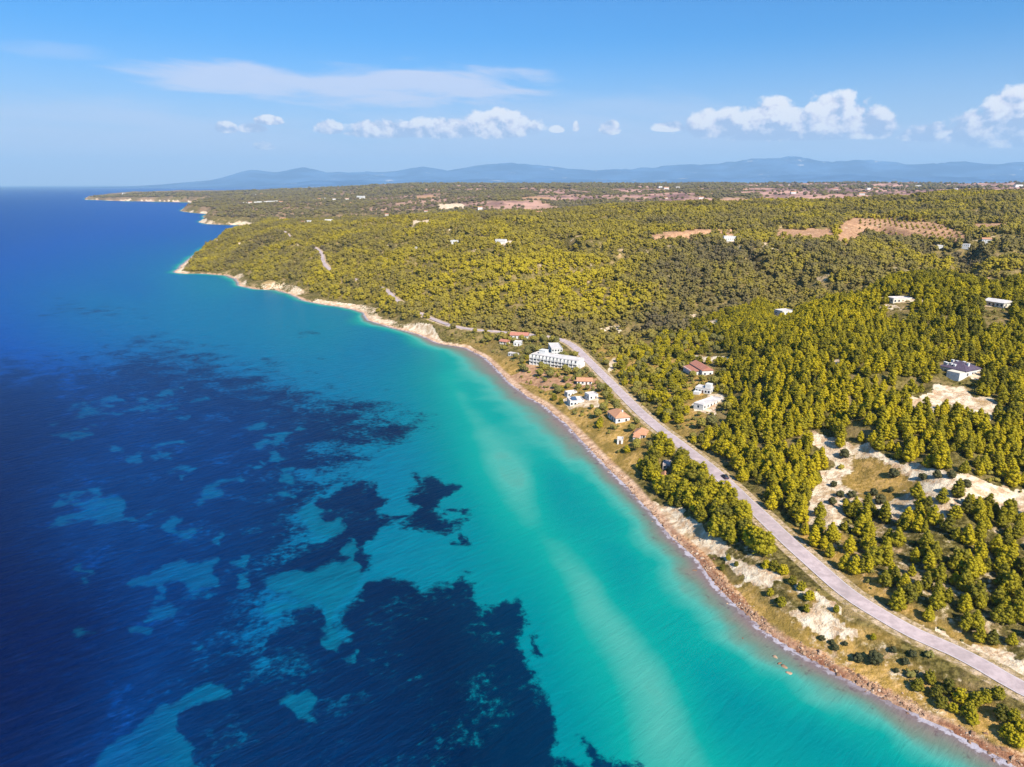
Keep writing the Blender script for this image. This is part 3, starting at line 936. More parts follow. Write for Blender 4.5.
m_pine = leaf_mat("pine_needles", [(0.095, 0.086, 0.012), (0.205, 0.172, 0.010), (0.300, 0.240, 0.009), (0.385, 0.295, 0.008)], 0.8)
m_hill = leaf_mat("hill_foliage", [(0.100, 0.078, 0.040), (0.160, 0.126, 0.034), (0.230, 0.178, 0.020), (0.310, 0.238, 0.012)], 0.36)
m_broad = leaf_mat("broad_leaves", [(0.085, 0.082, 0.032), (0.140, 0.124, 0.034), (0.205, 0.170, 0.030), (0.270, 0.212, 0.024)])
m_shrub = leaf_mat("dark_shrub_leaves", [(0.040, 0.042, 0.018), (0.060, 0.058, 0.022), (0.085, 0.075, 0.026)])
m_far = leaf_mat("far_foliage", [(0.085, 0.062, 0.046), (0.110, 0.086, 0.042), (0.135, 0.108, 0.034), (0.165, 0.130, 0.030)])
m_bark, t, b = new_mat("bark")
b.inputs['Base Color'].default_value = (0.16, 0.115, 0.085, 1)


def ico(sub):
    bm = bmesh.new()
    bmesh.ops.create_icosphere(bm, subdivisions=sub, radius=1)
    v = np.array([q.co[:] for q in bm.verts])
    f = np.array([[q.index for q in fa.verts] for fa in bm.faces])
    bm.free()
    return v, f


ICO = {1: ico(1), 2: ico(2)}


def clumps(centres, sizes, sub, rng, squash=0.75, rough=0.25, tufts=0):
    """leaf masses: many ragged clumps, each with loose tufts of leaves standing off it; triangles only"""
    V0, F0 = ICO[sub]
    vs, fs, off = [], [], 0
    for c, s in zip(centres, sizes):
        q = V0 * (1 + rng.uniform(-rough, rough, (len(V0), 1)))
        q = q * s * np.array([1, 1, squash]) + c
        vs.append(q); fs.append(F0 + off); off += len(q)
        if tufts:
            dv = rng.normal(size=(tufts, 3))
            dv /= np.linalg.norm(dv, axis=1)[:, None]
            base = c + dv * s * np.array([1, 1, squash]) * rng.uniform(.85, 1.18, (tufts, 1))
            a = rng.normal(size=(tufts, 3)) * s * .17
            e = rng.normal(size=(tufts, 3)) * s * .30 + dv * s * .28
            tri = np.stack([base - a * .5, base + a * .5 + dv * s * .12, base + e], 1).reshape(-1, 3)
            vs.append(tri)
            fs.append(np.arange(len(tri)).reshape(-1, 3) + off)
            off += len(tri)
    return np.vstack(vs), np.vstack(fs)


def pine_crown(rng, h, rad, n, sub, tufts, low=0.16, pointed=0.75):
    cs, ss = [], []
    lean = rng.uniform(-.06, .06, 2) * h
    for i in range(n):
        tt = low + (1 - low) * (1 - rng.random() ** 0.72) * 0.97
        env = rad * min(1, ((tt - low) / .16) ** .6 if tt > low else 0) * (1 - ((tt - low) / (1 - low)) ** 1.6 * pointed) * rng.uniform(.78, 1.12)
        env = max(env, rad * .16)
        a = rng.uniform(0, 2 * math.pi)
        s = rad * rng.uniform(.17, .36) * (1.08 - .45 * tt)
        q = max(env - s * .7, 0) * rng.uniform(.6, 1.0) ** .5
        cs.append((math.cos(a) * q + lean[0] * tt, math.sin(a) * q + lean[1] * tt, tt * h - s * .25))
        ss.append(s)
    for tt in np.linspace(low + .06, .96, 5):
        cs.append((lean[0] * tt, lean[1] * tt, tt * h)); ss.append(rad * (.56 - .40 * tt))
    return clumps(np.array(cs), np.array(ss), sub, rng, .72, .34, tufts)


def dome_crown(rng, h, rad, n, sub, tufts, low=0.25):
    cs, ss = [], []
    for i in range(n):
        dv = rng.normal(size=3)
        dv /= np.linalg.norm(dv)
        s = rad * rng.uniform(.24, .42)
        hh = h * (1 - low) / 2
        cs.append((dv[0] * (rad - s) * rng.uniform(.75, 1.1), dv[1] * (rad - s) * rng.uniform(.75, 1.1), h * low + hh + dv[2] * (hh - s * .6)))
        ss.append(s)
    cs.append((0, 0, h * (.5 + low / 2))); ss.append(rad * .6)
    return clumps(np.array(cs), np.array(ss), sub, rng, .8, .22, tufts)


def tri_mesh(name, vf, mat, extra=None):
    v, f = vf
    me = bpy.data.meshes.new(name)
    me.vertices.add(len(v)); me.vertices.foreach_set('co', np.asarray(v, np.float32).ravel())
    me.loops.add(f.size); me.loops.foreach_set('vertex_index', np.asarray(f, np.int32).ravel())
    me.polygons.add(len(f)); me.polygons.foreach_set('loop_start', np.arange(0, f.size, 3, dtype=np.int32))
    me.update(calc_edges=True)
    me.materials.append(mat)
    return me


def trunk_mesh(h, r, rng, limbs=5):
    vs, fs, off = [], [], 0

    def limb(a, bq, ra, rb):
        nonlocal off
        a, bq = np.array(a, float), np.array(bq, float)
        dv = (bq - a) / np.linalg.norm(bq - a)
        x = np.cross(dv, [0.3, 1, 0.1]); x /= np.linalg.norm(x)
        y = np.cross(dv, x)
        n = 6
        for p, rr_ in ((a, ra), (bq, rb)):
            for k_ in range(n):
                w = 2 * math.pi * k_ / n
                vs.append(p + (x * math.cos(w) + y * math.sin(w)) * rr_)
        for k_ in range(n):
            fs.append((off + k_, off + (k_ + 1) % n, off + n + (k_ + 1) % n))
            fs.append((off + k_, off + n + (k_ + 1) % n, off + n + k_))
        off += 2 * n
    limb((0, 0, -.5), (0, 0, h * .45), r, r * .7)
    limb((0, 0, h * .45), (0, 0, h * .9), r * .7, r * .2)
    for i in range(limbs):
        a = 2 * math.pi * (i / limbs) + rng.uniform(-.4, .4)
        z = h * (.25 + .55 * i / limbs)
        L = h * .22 * (1.1 - i / limbs * .5)
        limb((0, 0, z), (math.cos(a) * L, math.sin(a) * L, z + L * .45), r * .35, r * .12)
    return np.array(vs), np.array(fs)


rng = np.random.default_rng(11)
PINES, TRUNKS = [], []
for i in range(9):                                  # crowns of unit-free real size: 11 to 15 m tall
    hgt_ = rng.uniform(7.8, 10.4)
    rad_ = rng.uniform(2.8, 3.6)
    PINES.append((tri_mesh("pine_crown", pine_crown(rng, hgt_, rad_, 84, 1, 44, .08, rng.uniform(.74, .95)), m_pine), hgt_))
    TRUNKS.append(tri_mesh("pine_trunk", trunk_mesh(hgt_, .24, rng), m_bark))
for i in range(5):                                  # broad, round headed pines
    hgt_ = rng.uniform(7.0, 8.6)
    rad_ = rng.uniform(3.5, 4.3)
    PINES.append((tri_mesh("pine_crown", pine_crown(rng, hgt_, rad_, 84, 1, 40, .10, rng.uniform(.34, .5)), m_pine), hgt_))
    TRUNKS.append(tri_mesh("pine_trunk", trunk_mesh(hgt_, .24, rng), m_bark))
BROAD, BTRUNK = [], []
for i in range(4):
    hgt_ = rng.uniform(4.2, 5.4)
    BROAD.append((tri_mesh("broad_crown", dome_crown(rng, hgt_, rng.uniform(2.1, 2.7), 34, 1, 16), m_broad), hgt_))
    BTRUNK.append(tri_mesh("broad_trunk", trunk_mesh(hgt_ * .8, .17, rng, 4), m_bark))
SHRUBS = [tri_mesh("shrub_crown", dome_crown(rng, 2.4, rng.uniform(1.5, 1.9), 26, 1, 14, 0.0), m_shrub) for i in range(3)]


def tag(o, label, cat, group=None):
    o['label'] = label
    o['category'] = cat
    if group:
        o['group'] = group
    return o


def empty(name, loc, rz=0.0, sc=1.0):
    o = bpy.data.objects.new(name, None)
    o.empty_display_size = 0.5
    COL.objects.link(o)
    o.location = loc
    o.rotation_euler = (0, 0, rz)
    o.scale = (sc, sc, sc)
    return o


def put(me, name, parent, loc=(0, 0, 0)):
    o = bpy.data.objects.new(name, me)
    COL.objects.link(o)
    o.parent = parent
    o.location = loc
    return o


# buildings first know their ground, so that no tree grows through them: filled by `plot` lists below
PLOTS = []
def plain(name, col, rough=.8, noise=0.0, sc=1.0):
    m, t, b = new_mat(name)
    if noise:
        n = t.noise(t.pos(), sc, 5, .65)
        t.link(t.mix(t.smooth(n, .32, .68), tuple(q * (1 - noise) for q in col), tuple(min(q * (1 + noise * .5), .9) for q in col)), b.inputs['Base Color'])
    else:
        b.inputs['Base Color'].default_value = (*col, 1)
    b.inputs['Roughness'].default_value = rough
    return m


def tile_mat(name, c0, c1):
    m, t, b = new_mat(name)
    tc = t.n('ShaderNodeTexCoord').outputs['Object']
    w = t.n('ShaderNodeTexWave', wave_type='BANDS', bands_direction='X')
    w.inputs['Scale'].default_value = 1.3
    w.inputs['Distortion'].default_value = .4
    t.link(tc, w.inputs[0])
    n = t.noise(t.pos(), .8, 5, .7)
    c = t.mix(t.smooth(n, .3, .7), c0, c1)
    c = t.mix(t.math('MULTIPLY', w.outputs['Fac'], .35), c, tuple(q * .6 for q in c0))
    t.link(c, b.inputs['Base Color'])
    return m


M_WHITE = plain("white_plaster", (.62, .60, .57), .85, .12, .5)
M_CREAM = plain("cream_plaster", (.62, .55, .44), .85, .15, .5)
M_PINK = plain("pinkish_concrete", (.50, .40, .37), .9, .2, .6)
M_ORANGE = tile_mat("orange_tiles", (.46, .21, .11), (.55, .29, .17))
M_RED = tile_mat("red_tiles", (.40, .15, .10), (.48, .22, .15))
M_DARKTILE = tile_mat("dark_slate_tiles", (.075, .055, .085), (.12, .09, .12))
M_FLAT = plain("pale_roof_screed", (.56, .51, .48), .9, .18, .35)
M_GLASS = plain("window_glass", (.025, .035, .05), .15)
M_WOOD = plain("brown_wood", (.12, .07, .045), .7)
M_BLUE = plain("blue_panel", (.06, .10, .17), .35)


class MB:
    """collects boxes, prisms and polygons into one mesh"""

    def __init__(self):
        self.v, self.f, self.m = [], [], []

    def box(self, x0, x1, y0, y1, z0, z1, mi=0):
        o = len(self.v)
        self.v += [(x, y, z) for z in (z0, z1) for x, y in ((x0, y0), (x1, y0), (x1, y1), (x0, y1))]
        for q in ((3, 2, 1, 0), (4, 5, 6, 7), (0, 1, 5, 4), (1, 2, 6, 5), (2, 3, 7, 6), (3, 0, 4, 7)):
            self.f.append([o + i for i in q]); self.m.append(mi)
        return self

    def poly(self, pts, mi=0):
        o = len(self.v)
        self.v += list(pts)
        self.f.append(list(range(o, o + len(pts)))); self.m.append(mi)
        return self

    def mesh(self, name, *mats):
        me = bpy.data.meshes.new(name)
        me.from_pydata(self.v, [], self.f)
        for q in mats:
            me.materials.append(q)
        me.polygons.foreach_set('material_index', self.m)
        me.update()
        return me


def roof_mesh(L, D, h, kind, rise, ov=.45, th=.16):
    """roof over a box of L by D whose walls end at h"""
    b = MB()
    x0, x1, y0, y1 = -L / 2 - ov, L / 2 + ov, -D / 2 - ov, D / 2 + ov
    if kind == 'flat':
        b.box(-L / 2 + .003, L / 2 - .003, -D / 2 + .003, D / 2 - .003, h, h + .12)
        for a in ((-L / 2 - .06, L / 2 + .06, -D / 2 - .06, -D / 2 + .2), (-L / 2 - .06, L / 2 + .06, D / 2 - .2, D / 2 + .06), (-L / 2 - .06, -L / 2 + .2, -D / 2 + .2, D / 2 - .2), (L / 2 - .2, L / 2 + .06, -D / 2 + .2, D / 2 - .2)):
            b.box(*a, h + .002, h + .55)
        return b
    k = 0 if kind == 'gable' else min(L, D) * .46
    if L >= D:
        r0, r1 = (x0 + k, 0, h + rise), (x1 - k, 0, h + rise)
        A = [(x0, y0, h), (x1, y0, h), (x1, y1, h), (x0, y1, h)]
        faces = [[A[0], A[1], r1, r0], [A[2], A[3], r0, r1], [A[1], A[2], r1], [A[3], A[0], r0]]
    else:
        r0, r1 = (0, y0 + k, h + rise), (0, y1 - k, h + rise)
        A = [(x0, y0, h), (x1, y0, h), (x1, y1, h), (x0, y1, h)]
        faces = [[A[1], A[2], r1, r0], [A[3], A[0], r0, r1], [A[0], A[1], r0], [A[2], A[3], r1]]
    for f_ in faces:
        b.poly(f_)
    b.poly(list(reversed(A)))
    for q in range(4):
        a, c = A[q], A[(q + 1) % 4]
        b.poly([(a[0], a[1], a[2] - th), (c[0], c[1], c[2] - th), c, a])
    b.poly([(a[0], a[1], a[2] - th) for a in reversed(A)])
    return b


WIN = MB().box(-.55, .55, -.05, .03, 0, 1.25).mesh("window", M_GLASS)
WFR = MB().box(-.65, .65, -.035, .03, -.12, -.003).box(-.65, .65, -.035, .03, 1.253, 1.35).box(-.65, -.553, -.035, .03, 0, 1.25).box(.553, .65, -.035, .03, 0, 1.25).mesh("frame", M_WHITE)
DOOR = MB().box(-.5, .5, -.05, .03, 0, 2.1).mesh("door", M_WOOD)
CHIM = MB().box(-.35, .35, -.35, .35, -1.2, 1.1).box(-.45, .45, -.45, .45, 1.1, 1.25).mesh("chimney", M_WHITE)


def footing(c1, c2, depth):
    p, q = on_land(*c1), on_land(*c2)
    zb = min(p[2], q[2])
    p, q = at(*c1, zb), at(*c2, zb)
    d = q[:2] - p[:2]
    L = float(np.linalg.norm(d))
    ang = math.atan2(d[1], d[0])
    n = np.array([-math.sin(ang), math.cos(ang)])
    c = (p[:2] + q[:2]) / 2 + n * depth / 2
    return c, zb, ang, L


def windows(root, L, D, h, cols, side, floors=1, door=True):
    fh = h / floors
    for fl in range(floors):
        for i in range(cols):
            xx = -L / 2 + L * (i + .5) / cols
            if door and fl == 0 and i == cols // 2:
                put(DOOR, "door", root, (xx, -D / 2 - .003, 0.02))
            else:
                w = put(WIN, "window", root, (xx, -D / 2 - .003, fl * fh + .95))
                put(WFR, "frame", w, (0, 0, 0))
        for sgn in (-1, 1):
            for i in range(side):
                w = put(WIN, "window", root, (sgn * (L / 2 + .003), -D / 2 + D * (i + .5) / side, fl * fh + .95))
                w.rotation_euler = (0, 0, sgn * math.pi / 2)
                put(WFR, "frame", w, (0, 0, 0))


def house(name, label, cat, c1, c2, depth, h, kind, rise, wall_m, roof_m, cols=3, side=2, floors=1, chimney=False, group=None, extra=None, door=True, cap=45):
    c, zb, ang, L = footing(c1, c2, depth)
    root = empty(name, (c[0], c[1], zb), ang)
    tag(root, label, cat, group)
    w = MB().box(-L / 2, L / 2, -depth / 2, depth / 2, -3, h - .003)
    if kind == 'gable':
        if L >= depth:
            for s in (-1, 1):
                q = [(s * L / 2, -depth / 2, h - .003), (s * L / 2, depth / 2, h - .003), (s * L / 2, 0, h + rise * .9)]
                w.poly(q if s > 0 else q[::-1])
        else:
            for s in (-1, 1):
                q = [(-L / 2, s * depth / 2, h - .003), (L / 2, s * depth / 2, h - .003), (0, s * depth / 2, h + rise * .9)]
                w.poly(q if s < 0 else q[::-1])
    put(w.mesh("wall", wall_m), "wall", root)
    r = put(roof_mesh(L, depth, h, kind, rise).mesh("roof", roof_m), "roof", root)
    if chimney:
        put(CHIM, "chimney", r, (L * .22, depth * .12, h + rise * .7))
    windows(root, L, depth, h, cols, side, floors, door)
    if extra:
        extra(root, L, depth, h)
    PLOTS.append((c[0], c[1], math.hypot(L, depth) / 2 + 1.5, cap))
    return root


# the long white hotel: three floors of bays, each with its balcony and dark opening
def hotel():
    c, zb, ang, L = footing((531, 364), (577, 371.5), 10)
    D, h, n = 10, 7.2, 13
    root = empty("hotel", (c[0], c[1], zb), ang)
    tag(root, "long white three storey hotel with rows of balconies facing the sea", "hotel")
    put(MB().box(-L / 2, L / 2, -D / 2, D / 2, -3, h).mesh("wall", M_WHITE), "wall", root)
    rf = put(roof_mesh(L, D, h, 'flat', 0).mesh("roof", M_FLAT), "roof", root)
    put(MB().box(-2.6, 2.6, -2.2, 2.2, 0, 2.6).box(-2.8, 2.8, -2.4, 2.4, 2.6, 2.8).mesh("roof_cabin", M_WHITE), "roof_cabin", rf, (-L / 2 + 6.5, 1.8, h + .125))
    bw = L / n
    bal = MB().box(-bw / 2 + .12, bw / 2 - .12, -1.75, -.004, 0, .16).box(-bw / 2 + .12, bw / 2 - .12, -1.75, -1.6, .163, 1.25).mesh("balcony", M_WHITE)
    fin = MB().box(-.14, .14, -2.1, -.004, -.5, h / 3 - .03).mesh("divider", M_WHITE)
    opn = MB().box(-bw * .17, bw * .17, -.03, .02, 0, 2.1).mesh("window", M_GLASS)
    for fl in range(3):
        for i in range(n):
            xx = -L / 2 + bw * (i + .5)
            zz_ = fl * h / 3
            put(opn, "window", root, (xx, -D / 2 - .003, zz_ + .2))
            bb = put(bal, "balcony", root, (xx, -D / 2, zz_ + (.02 if fl else -.02)))
            put(fin, "divider", bb, (-bw / 2 + .0, 0, .5 if fl == 0 else 0))
    for i in range(4):
        w = put(WIN, "window", root, (L / 2 + .003, -D / 2 + 2 + i * 2.2, 3.9)); w.rotation_euler = (0, 0, math.pi / 2)
    put(MB().box(0, 1.6, -D / 2 + 1.5, D / 2 - 1.5, -2, 5.0).mesh("stair_block", M_WHITE), "stair_block", root, (L / 2 + .004, 0, 0))
    for k_ in np.linspace(-.45, .45, 5):
        PLOTS.append((c[0] + math.cos(ang) * L * k_, c[1] + math.sin(ang) * L * k_, 9, 60))


hotel()


def panels(root, L, D, h):
    put(MB().poly([(-L * .3, -D * .3, .3), (L * .05, -D * .3, .3), (L * .05, D * .25, 1.1), (-L * .3, D * .25, 1.1)]).poly([(-L * .3, D * .25, 1.06), (L * .05, D * .25, 1.06), (L * .05, -D * .3, .26), (-L * .3, -D * .3, .26)]).mesh("solar_panel", M_BLUE), "solar_panel", root, (0, 0, h + .2))


def pergola(root, L, D, h):
    put(MB().box(-L / 2, L / 2, -D / 2 - 3.6, -D / 2 - .6, 2.35, 2.5).mesh("porch_roof", M_RED), "porch_roof", root)
    for xx in (-L / 2 + .2, 0, L / 2 - .2):
        put(MB().box(-.14, .14, -.14, .14, -2, 2.347).mesh("porch_post", M_WHITE), "porch_post", root, (xx, -D / 2 - 3.3, 0))


def dormers(root, L, D, h):
    spots = [(-.42, -.30, 1.0), (-.30, -.36, 1.0), (-.34, .05, 1.9), (-.12, -.05, 2.2), (-.02, -.36, .9), (.10, .02, 2.3), (.30, -.05, 2.2), (-.18, -.32, 1.1)]
    for (a, b_, zz_) in spots:
        put(MB().box(-.5, .5, -.5, .5, -1.4, .95).box(-.62, .62, -.62, .62, .953, 1.1).mesh("roof_turret", M_WHITE), "roof_turret", root, (a * L, b_ * D, h + zz_ * .8))
    put(MB().box(L * .02, L * .5, -D / 2 - 4.5, -D / 2 - .004, -3, h * .85).mesh("terrace", M_WHITE), "terrace", root)
    put(MB().box(L * .02 - .05, L * .5 + .05, -D / 2 - 4.55, -D / 2 - .01, h * .85 + .003, h * .85 + .18).mesh("terrace_slab", M_CREAM), "terrace_slab", root)


def wing(root, L, D, h):
    put(MB().box(-L * .5, L * .34, -D / 2 - 4.5, -D / 2 - .004, -3, h * .55).mesh("lower_wing", M_WHITE), "lower_wing", root)
    put(MB().poly([(-L * .5 - .3, -D / 2 - 4.9, h * .5), (L * .34 + .3, -D / 2 - 4.9, h * .5), (L * .34 + .3, -D / 2 - .02, h * .55 + 1.1), (-L * .5 - .3, -D / 2 - .02, h * .55 + 1.1)]).mesh("lower_roof", M_RED), "lower_roof", root)


house("annex_building", "tall white flat roofed block standing behind the long hotel", "building", (551.5, 355.8), (562.5, 355.6), 20, 5.0, 'flat', 0, M_WHITE, M_FLAT, 4, 4, 2, door=False)
house("long_house", "long white house with a bright red roof behind the beach gardens", "house", (510, 338.6), (527.5, 339.3), 8, 3.0, 'gable', 1.9, M_WHITE, M_RED, 5, 2)
house("cottage", "small cottage with a tiled orange red roof, left of the long red roofed house", "house", (499.5, 344), (506.5, 345), 5, 2.4, 'gable', 1.5, M_CREAM, M_RED, 2, 1)
house("white_house", "small white flat house below the long red roofed house", "house", (513.5, 346), (520.5, 346.4), 6, 3.0, 'flat', 0, M_WHITE, M_FLAT, 2, 1)
house("beach_hut", "low white beach hut on the grass left of the hotel", "hut", (508, 356), (516, 357.6), 3.6, 2.3, 'flat', 0, M_WHITE, M_FLAT, 3, 1)
house("garden_house", "low house with a tan orange roof just below the hotel", "house", (577, 385), (592, 385.3), 7, 2.7, 'gable', 1.5, M_WHITE, M_ORANGE, 4, 2)
house("terrace_house", "white flat house with a blue panel on its roof, between hotel and beach", "house", (570, 406.5), (584, 405.8), 8, 3.0, 'flat', 0, M_WHITE, M_FLAT, 4, 2, extra=panels)
house("white_house", "small white flat house close to the road, above the orange villa", "house", (589, 400.5), (598, 399.5), 6, 3.0, 'flat', 0, M_WHITE, M_FLAT, 2, 2)
house("white_house", "small white flat roofed house at the back of the white terrace house", "house", (567.5, 397.5), (577, 396.2), 4, 2.6, 'flat', 0, M_WHITE, M_FLAT, 3, 1)
house("orange_villa", "big white villa with a large orange tiled roof beside the road", "house", (607.5, 416.5), (615.6, 423.6), 8, 3.2, 'hip', 2.4, M_WHITE, M_ORANGE, 4, 2, 1, chimney=True)
house("orange_villa", "smaller villa with two orange roofs and white walls, seaward of the road", "house", (633.5, 438.5), (645, 440), 7, 2.7, 'hip', 2.2, M_WHITE, M_ORANGE, 4, 2, 1, extra=lambda r, L, D, h: (put(MB().box(-L * .42, L * .12, -D / 2 - 3.5, -D / 2 - .004, -2, 2.1).mesh("porch", M_WHITE), "porch", r), put(MB().poly([(-L * .45, -D / 2 - 3.9, 2.1), (L * .15, -D / 2 - 3.9, 2.1), (L * .15, -D / 2 - .01, 3.1), (-L * .45, -D / 2 - .01, 3.1)]).mesh("porch_roof", M_ORANGE), "porch_roof", r)))
house("shed", "small white shed on the grass below the two orange roofed villas", "shed", (617, 444.2), (622.8, 444.6), 4, 2.3, 'flat', 0, M_WHITE, M_FLAT, 1, 1)
house("open_shed", "pinkish roofed shed hidden between the pines of the grove", "shed", (662.5, 470), (669.8, 470.8), 5, 2.6, 'flat', 0, M_PINK, M_PINK, 2, 1, cap=9)
house("garden_shed", "tiny shed with an orange tiled roof deep in the pine grove", "shed", (661.5, 481.5), (666.5, 482), 5, 2.0, 'gable', 1.2, M_CREAM, M_ORANGE, 1, 1, cap=9)
house("hillside_villa", "long white villa with red stepped roofs on the slope inland of the road", "house", (690, 369), (702, 376.5), 7, 3.8, 'gable', 2.0, M_WHITE, M_RED, 6, 2, 1, extra=wing)
house("hillside_house", "white flat house with several terraces just below the red roofed villa", "house", (695, 392.5), (710, 395), 6, 3.0, 'flat', 0, M_WHITE, M_FLAT, 5, 2, 1, extra=lambda r, L, D, h: put(MB().box(L * .1, L * .46, -D * .3, D * .3, h + .13, h + 2.7).box(-L / 2, -L * .1, -D / 2 - 3, -D / 2 - .004, -2, 1.4).mesh("upper_storey", M_WHITE), "upper_storey", r))
house("hillside_house", "low white building at the foot of the wood, lowest of the inland houses", "house", (703, 410.5), (722, 403.5), 6, 2.6, 'flat', 0, M_WHITE, M_FLAT, 6, 1)
house("slate_villa", "dark roofed villa with white roof turrets in the pine wood at right", "house", (938.5, 372.5), (964.5, 378.5), 12, 3.4, 'hip', 3.0, M_WHITE, M_DARKTILE, 6, 3, 1, extra=dormers)
house("forest_house", "white flat roofed house alone among the pines above the inland villas", "house", (782, 316), (794, 315), 9, 3.4, 'flat', 0, M_WHITE, M_FLAT, 4, 2)
house("ridge_house", "pale house on the ridge of the near hill, close to the right edge", "house", (983, 305.5), (1003, 308.5), 9, 3.0, 'gable', 1.3, M_CREAM, M_FLAT, 5, 2)
house("ridge_house", "low long pale house on the ridge of the near hill, behind a row of pines", "house", (893, 303.5), (912, 303), 7, 2.8, 'flat', 0, M_CREAM, M_FLAT, 5, 2)

# houses too far off to show more than walls, roof and a row of dark windows
def far_mesh(L, D, h, kind, wm, rm):
    b = MB()
    b.box(-L / 2, L / 2, -D / 2, D / 2, -4, h - .01)
    r = roof_mesh(L, D, h, kind, D * .22)
    off = len(b.v)
    b.v += r.v; b.f += [[i + off for i in q] for q in r.f]; b.m += [1] * len(r.f)
    for i in range(max(2, int(L / 3))):
        xx = -L / 2 + L * (i + .5) / max(2, int(L / 3))
        b.box(xx - .5, xx + .5, -D / 2 - .04, -D / 2 + .02, h * .4, h * .4 + 1.3, 2)
    return b.mesh("far_house", wm, rm, M_GLASS)


FARM = [far_mesh(13, 9, 5.5, 'flat', M_WHITE, M_FLAT), far_mesh(16, 10, 5.5, 'gable', M_WHITE, M_ORANGE), far_mesh(24, 11, 8, 'flat', M_WHITE, M_FLAT), far_mesh(12, 9, 4, 'gable', M_CREAM, M_RED)]


def far_house(u, v, k_, sc, label, group=None, name="far_house"):
    p = on_land(u, v)
    o = bpy.data.objects.new(name, FARM[k_])
    COL.objects.link(o)
    o.location = (p[0], p[1], p[2] - .3)
    o.rotation_euler = (0, 0, random.uniform(-.5, .5) - math.atan2(p[0], p[1]) * .5)
    o.scale = (sc,) * 3
    tag(o, label, "house", group)
    PLOTS.append((p[0], p[1], 8 * sc, 30))


far_house(454.7, 243.5, 0, .75, "white house on the wooded hill, above the bright dome of pines", name="hill_house")
far_house(414.8, 248.9, 0, .5, "small white house on the headland wood, left of the white hill house", name="hill_house")
far_house(391.5, 253, 3, .55, "small pale house low in the headland wood, leftmost of the hill houses", name="hill_house")
far_house(501, 243, 2, .55, "long pale house in the bare strip on the middle hill", name="hill_house")
far_house(730.5, 241, 2, .7, "big white house beside the reddish field on the far hill", name="hill_house")
far_house(987, 243.5, 1, .7, "white house with tiled roof right of the orchard field", name="hill_house")
far_house(965.5, 247.5, 0, .6, "small white house just below the right end of the orchard field", name="hill_house")
far_house(940, 248, 0, .55, "tiny white house below the orchard field, left of the others there", name="hill_house")
for (uu, vv, k_, sc) in [(309, 222.4, 0, 1.0), (329, 222, 2, .9), (283, 220, 1, 1.0), (303, 222.6, 3, .8)]:
    far_house(uu, vv, k_, sc, "white house on the crest just behind the wooded headland", "white houses on the crest behind the headland")
for (uu, vv, k_, sc) in [(256, 195.4, 0, 1.6), (262, 195.2, 1, 1.6), (267, 195.5, 0, 1.5), (271, 195.8, 0, 1.4)]:
    far_house(uu, vv, k_, sc, "tiny white house in the upper row of the far coastal village", "upper row of the far coastal village")
for (uu, vv, k_, sc) in [(245, 203.8, 0, 1.3), (250, 203.6, 1, 1.2), (256, 203.4, 0, 1.3), (260, 203.2, 2, 1.0), (266, 203, 0, 1.4), (271, 202.8, 2, 1.1), (276, 202.4, 0, 1.4), (281, 203.2, 1, 1.2)]:
    far_house(uu, vv, k_, sc, "tiny white house in the lower row of the far coastal village", "lower row of the far coastal village")
for (uu, vv, k_, sc) in [(315, 200.2, 0, 1.1), (319, 199.8, 1, 1.1), (324, 199.4, 2, .9), (334, 200, 0, 1.2), (338, 199.8, 0, 1.1), (347, 199.8, 1, 1.2), (330, 211, 3, 1.1), (387, 215.2, 3, 1.0), (343, 206, 3, 1.0), (352, 204, 1, 1.0)]:
    far_house(uu, vv, k_, sc, "small pale house scattered over the dark plain behind the headland", "pale houses on the plain behind the headland")
far_house(361, 198.6, 2, 1.7, "largest white building on the plain behind the headland")
far_house(124, 194, 2, 1.3, "white building alone on top of the far cape")
for (uu, vv, k_, sc) in [(480, 209, 1, 1.0), (499, 212.2, 0, 1.0), (535, 214, 0, .8), (539, 214.2, 1, .8), (544, 213, 0, .8), (426, 212, 3, 1)]:
    far_house(uu, vv, k_, sc, "tiny house at the back rim of the middle hill, near the quarry", "houses at the back rim of the middle hill")
for (uu, vv, k_, sc) in [(660, 188, 0, 1.7), (666, 189.3, 1, 1.7), (678, 188.3, 0, 1.6), (666, 198.7, 3, 1.2), (701, 198.7, 1, 1.1), (787, 185.5, 0, 2), (793, 193.6, 1, 1.4), (862, 195, 1, 1.3), (868, 189.6, 0, 1.7), (876, 189.7, 1, 1.7),
                         (918, 187, 2, 1.5), (1018, 187.2, 2, 1.6), (835, 190, 3, 1.6), (745, 191, 1, 1.4), (955, 190, 0, 1.5)]:
    far_house(uu, vv, k_, sc, "speck of a house on the reddish farmland towards the mountains", "houses on the reddish farmland")

# ------------------------------------------------------------------ where trees stand
GROVE = [(642, 441), (670, 447), (685, 455), (712, 474.5), (728, 488), (746, 506), (760, 520), (776, 541), (768, 556), (748, 552), (722, 540), (700, 524), (684, 508), (664, 498), (648, 486), (638, 470)]
VILLAGE = [(452, 331), (560, 339.5), (600, 378), (640, 420), (668, 446), (640, 455), (636, 478), (610, 458), (575, 430), (540, 398), (505, 368), (470, 346), (440, 340)]
SLOPE = [(776, 541), (800, 570), (860, 615), (930, 655), (1100, 740), (1100, 830), (1000, 760), (900, 705), (820, 662), (760, 625), (720, 585), (700, 550), (690, 515)]
MIXED = [(585, 352), (640, 336), (705, 330), (735, 345), (722, 380), (728, 412), (715, 430), (690, 446), (650, 415), (615, 380)]
LAWN = [(842, 452), (905, 466), (936, 480), (905, 505), (850, 508), (825, 490)]


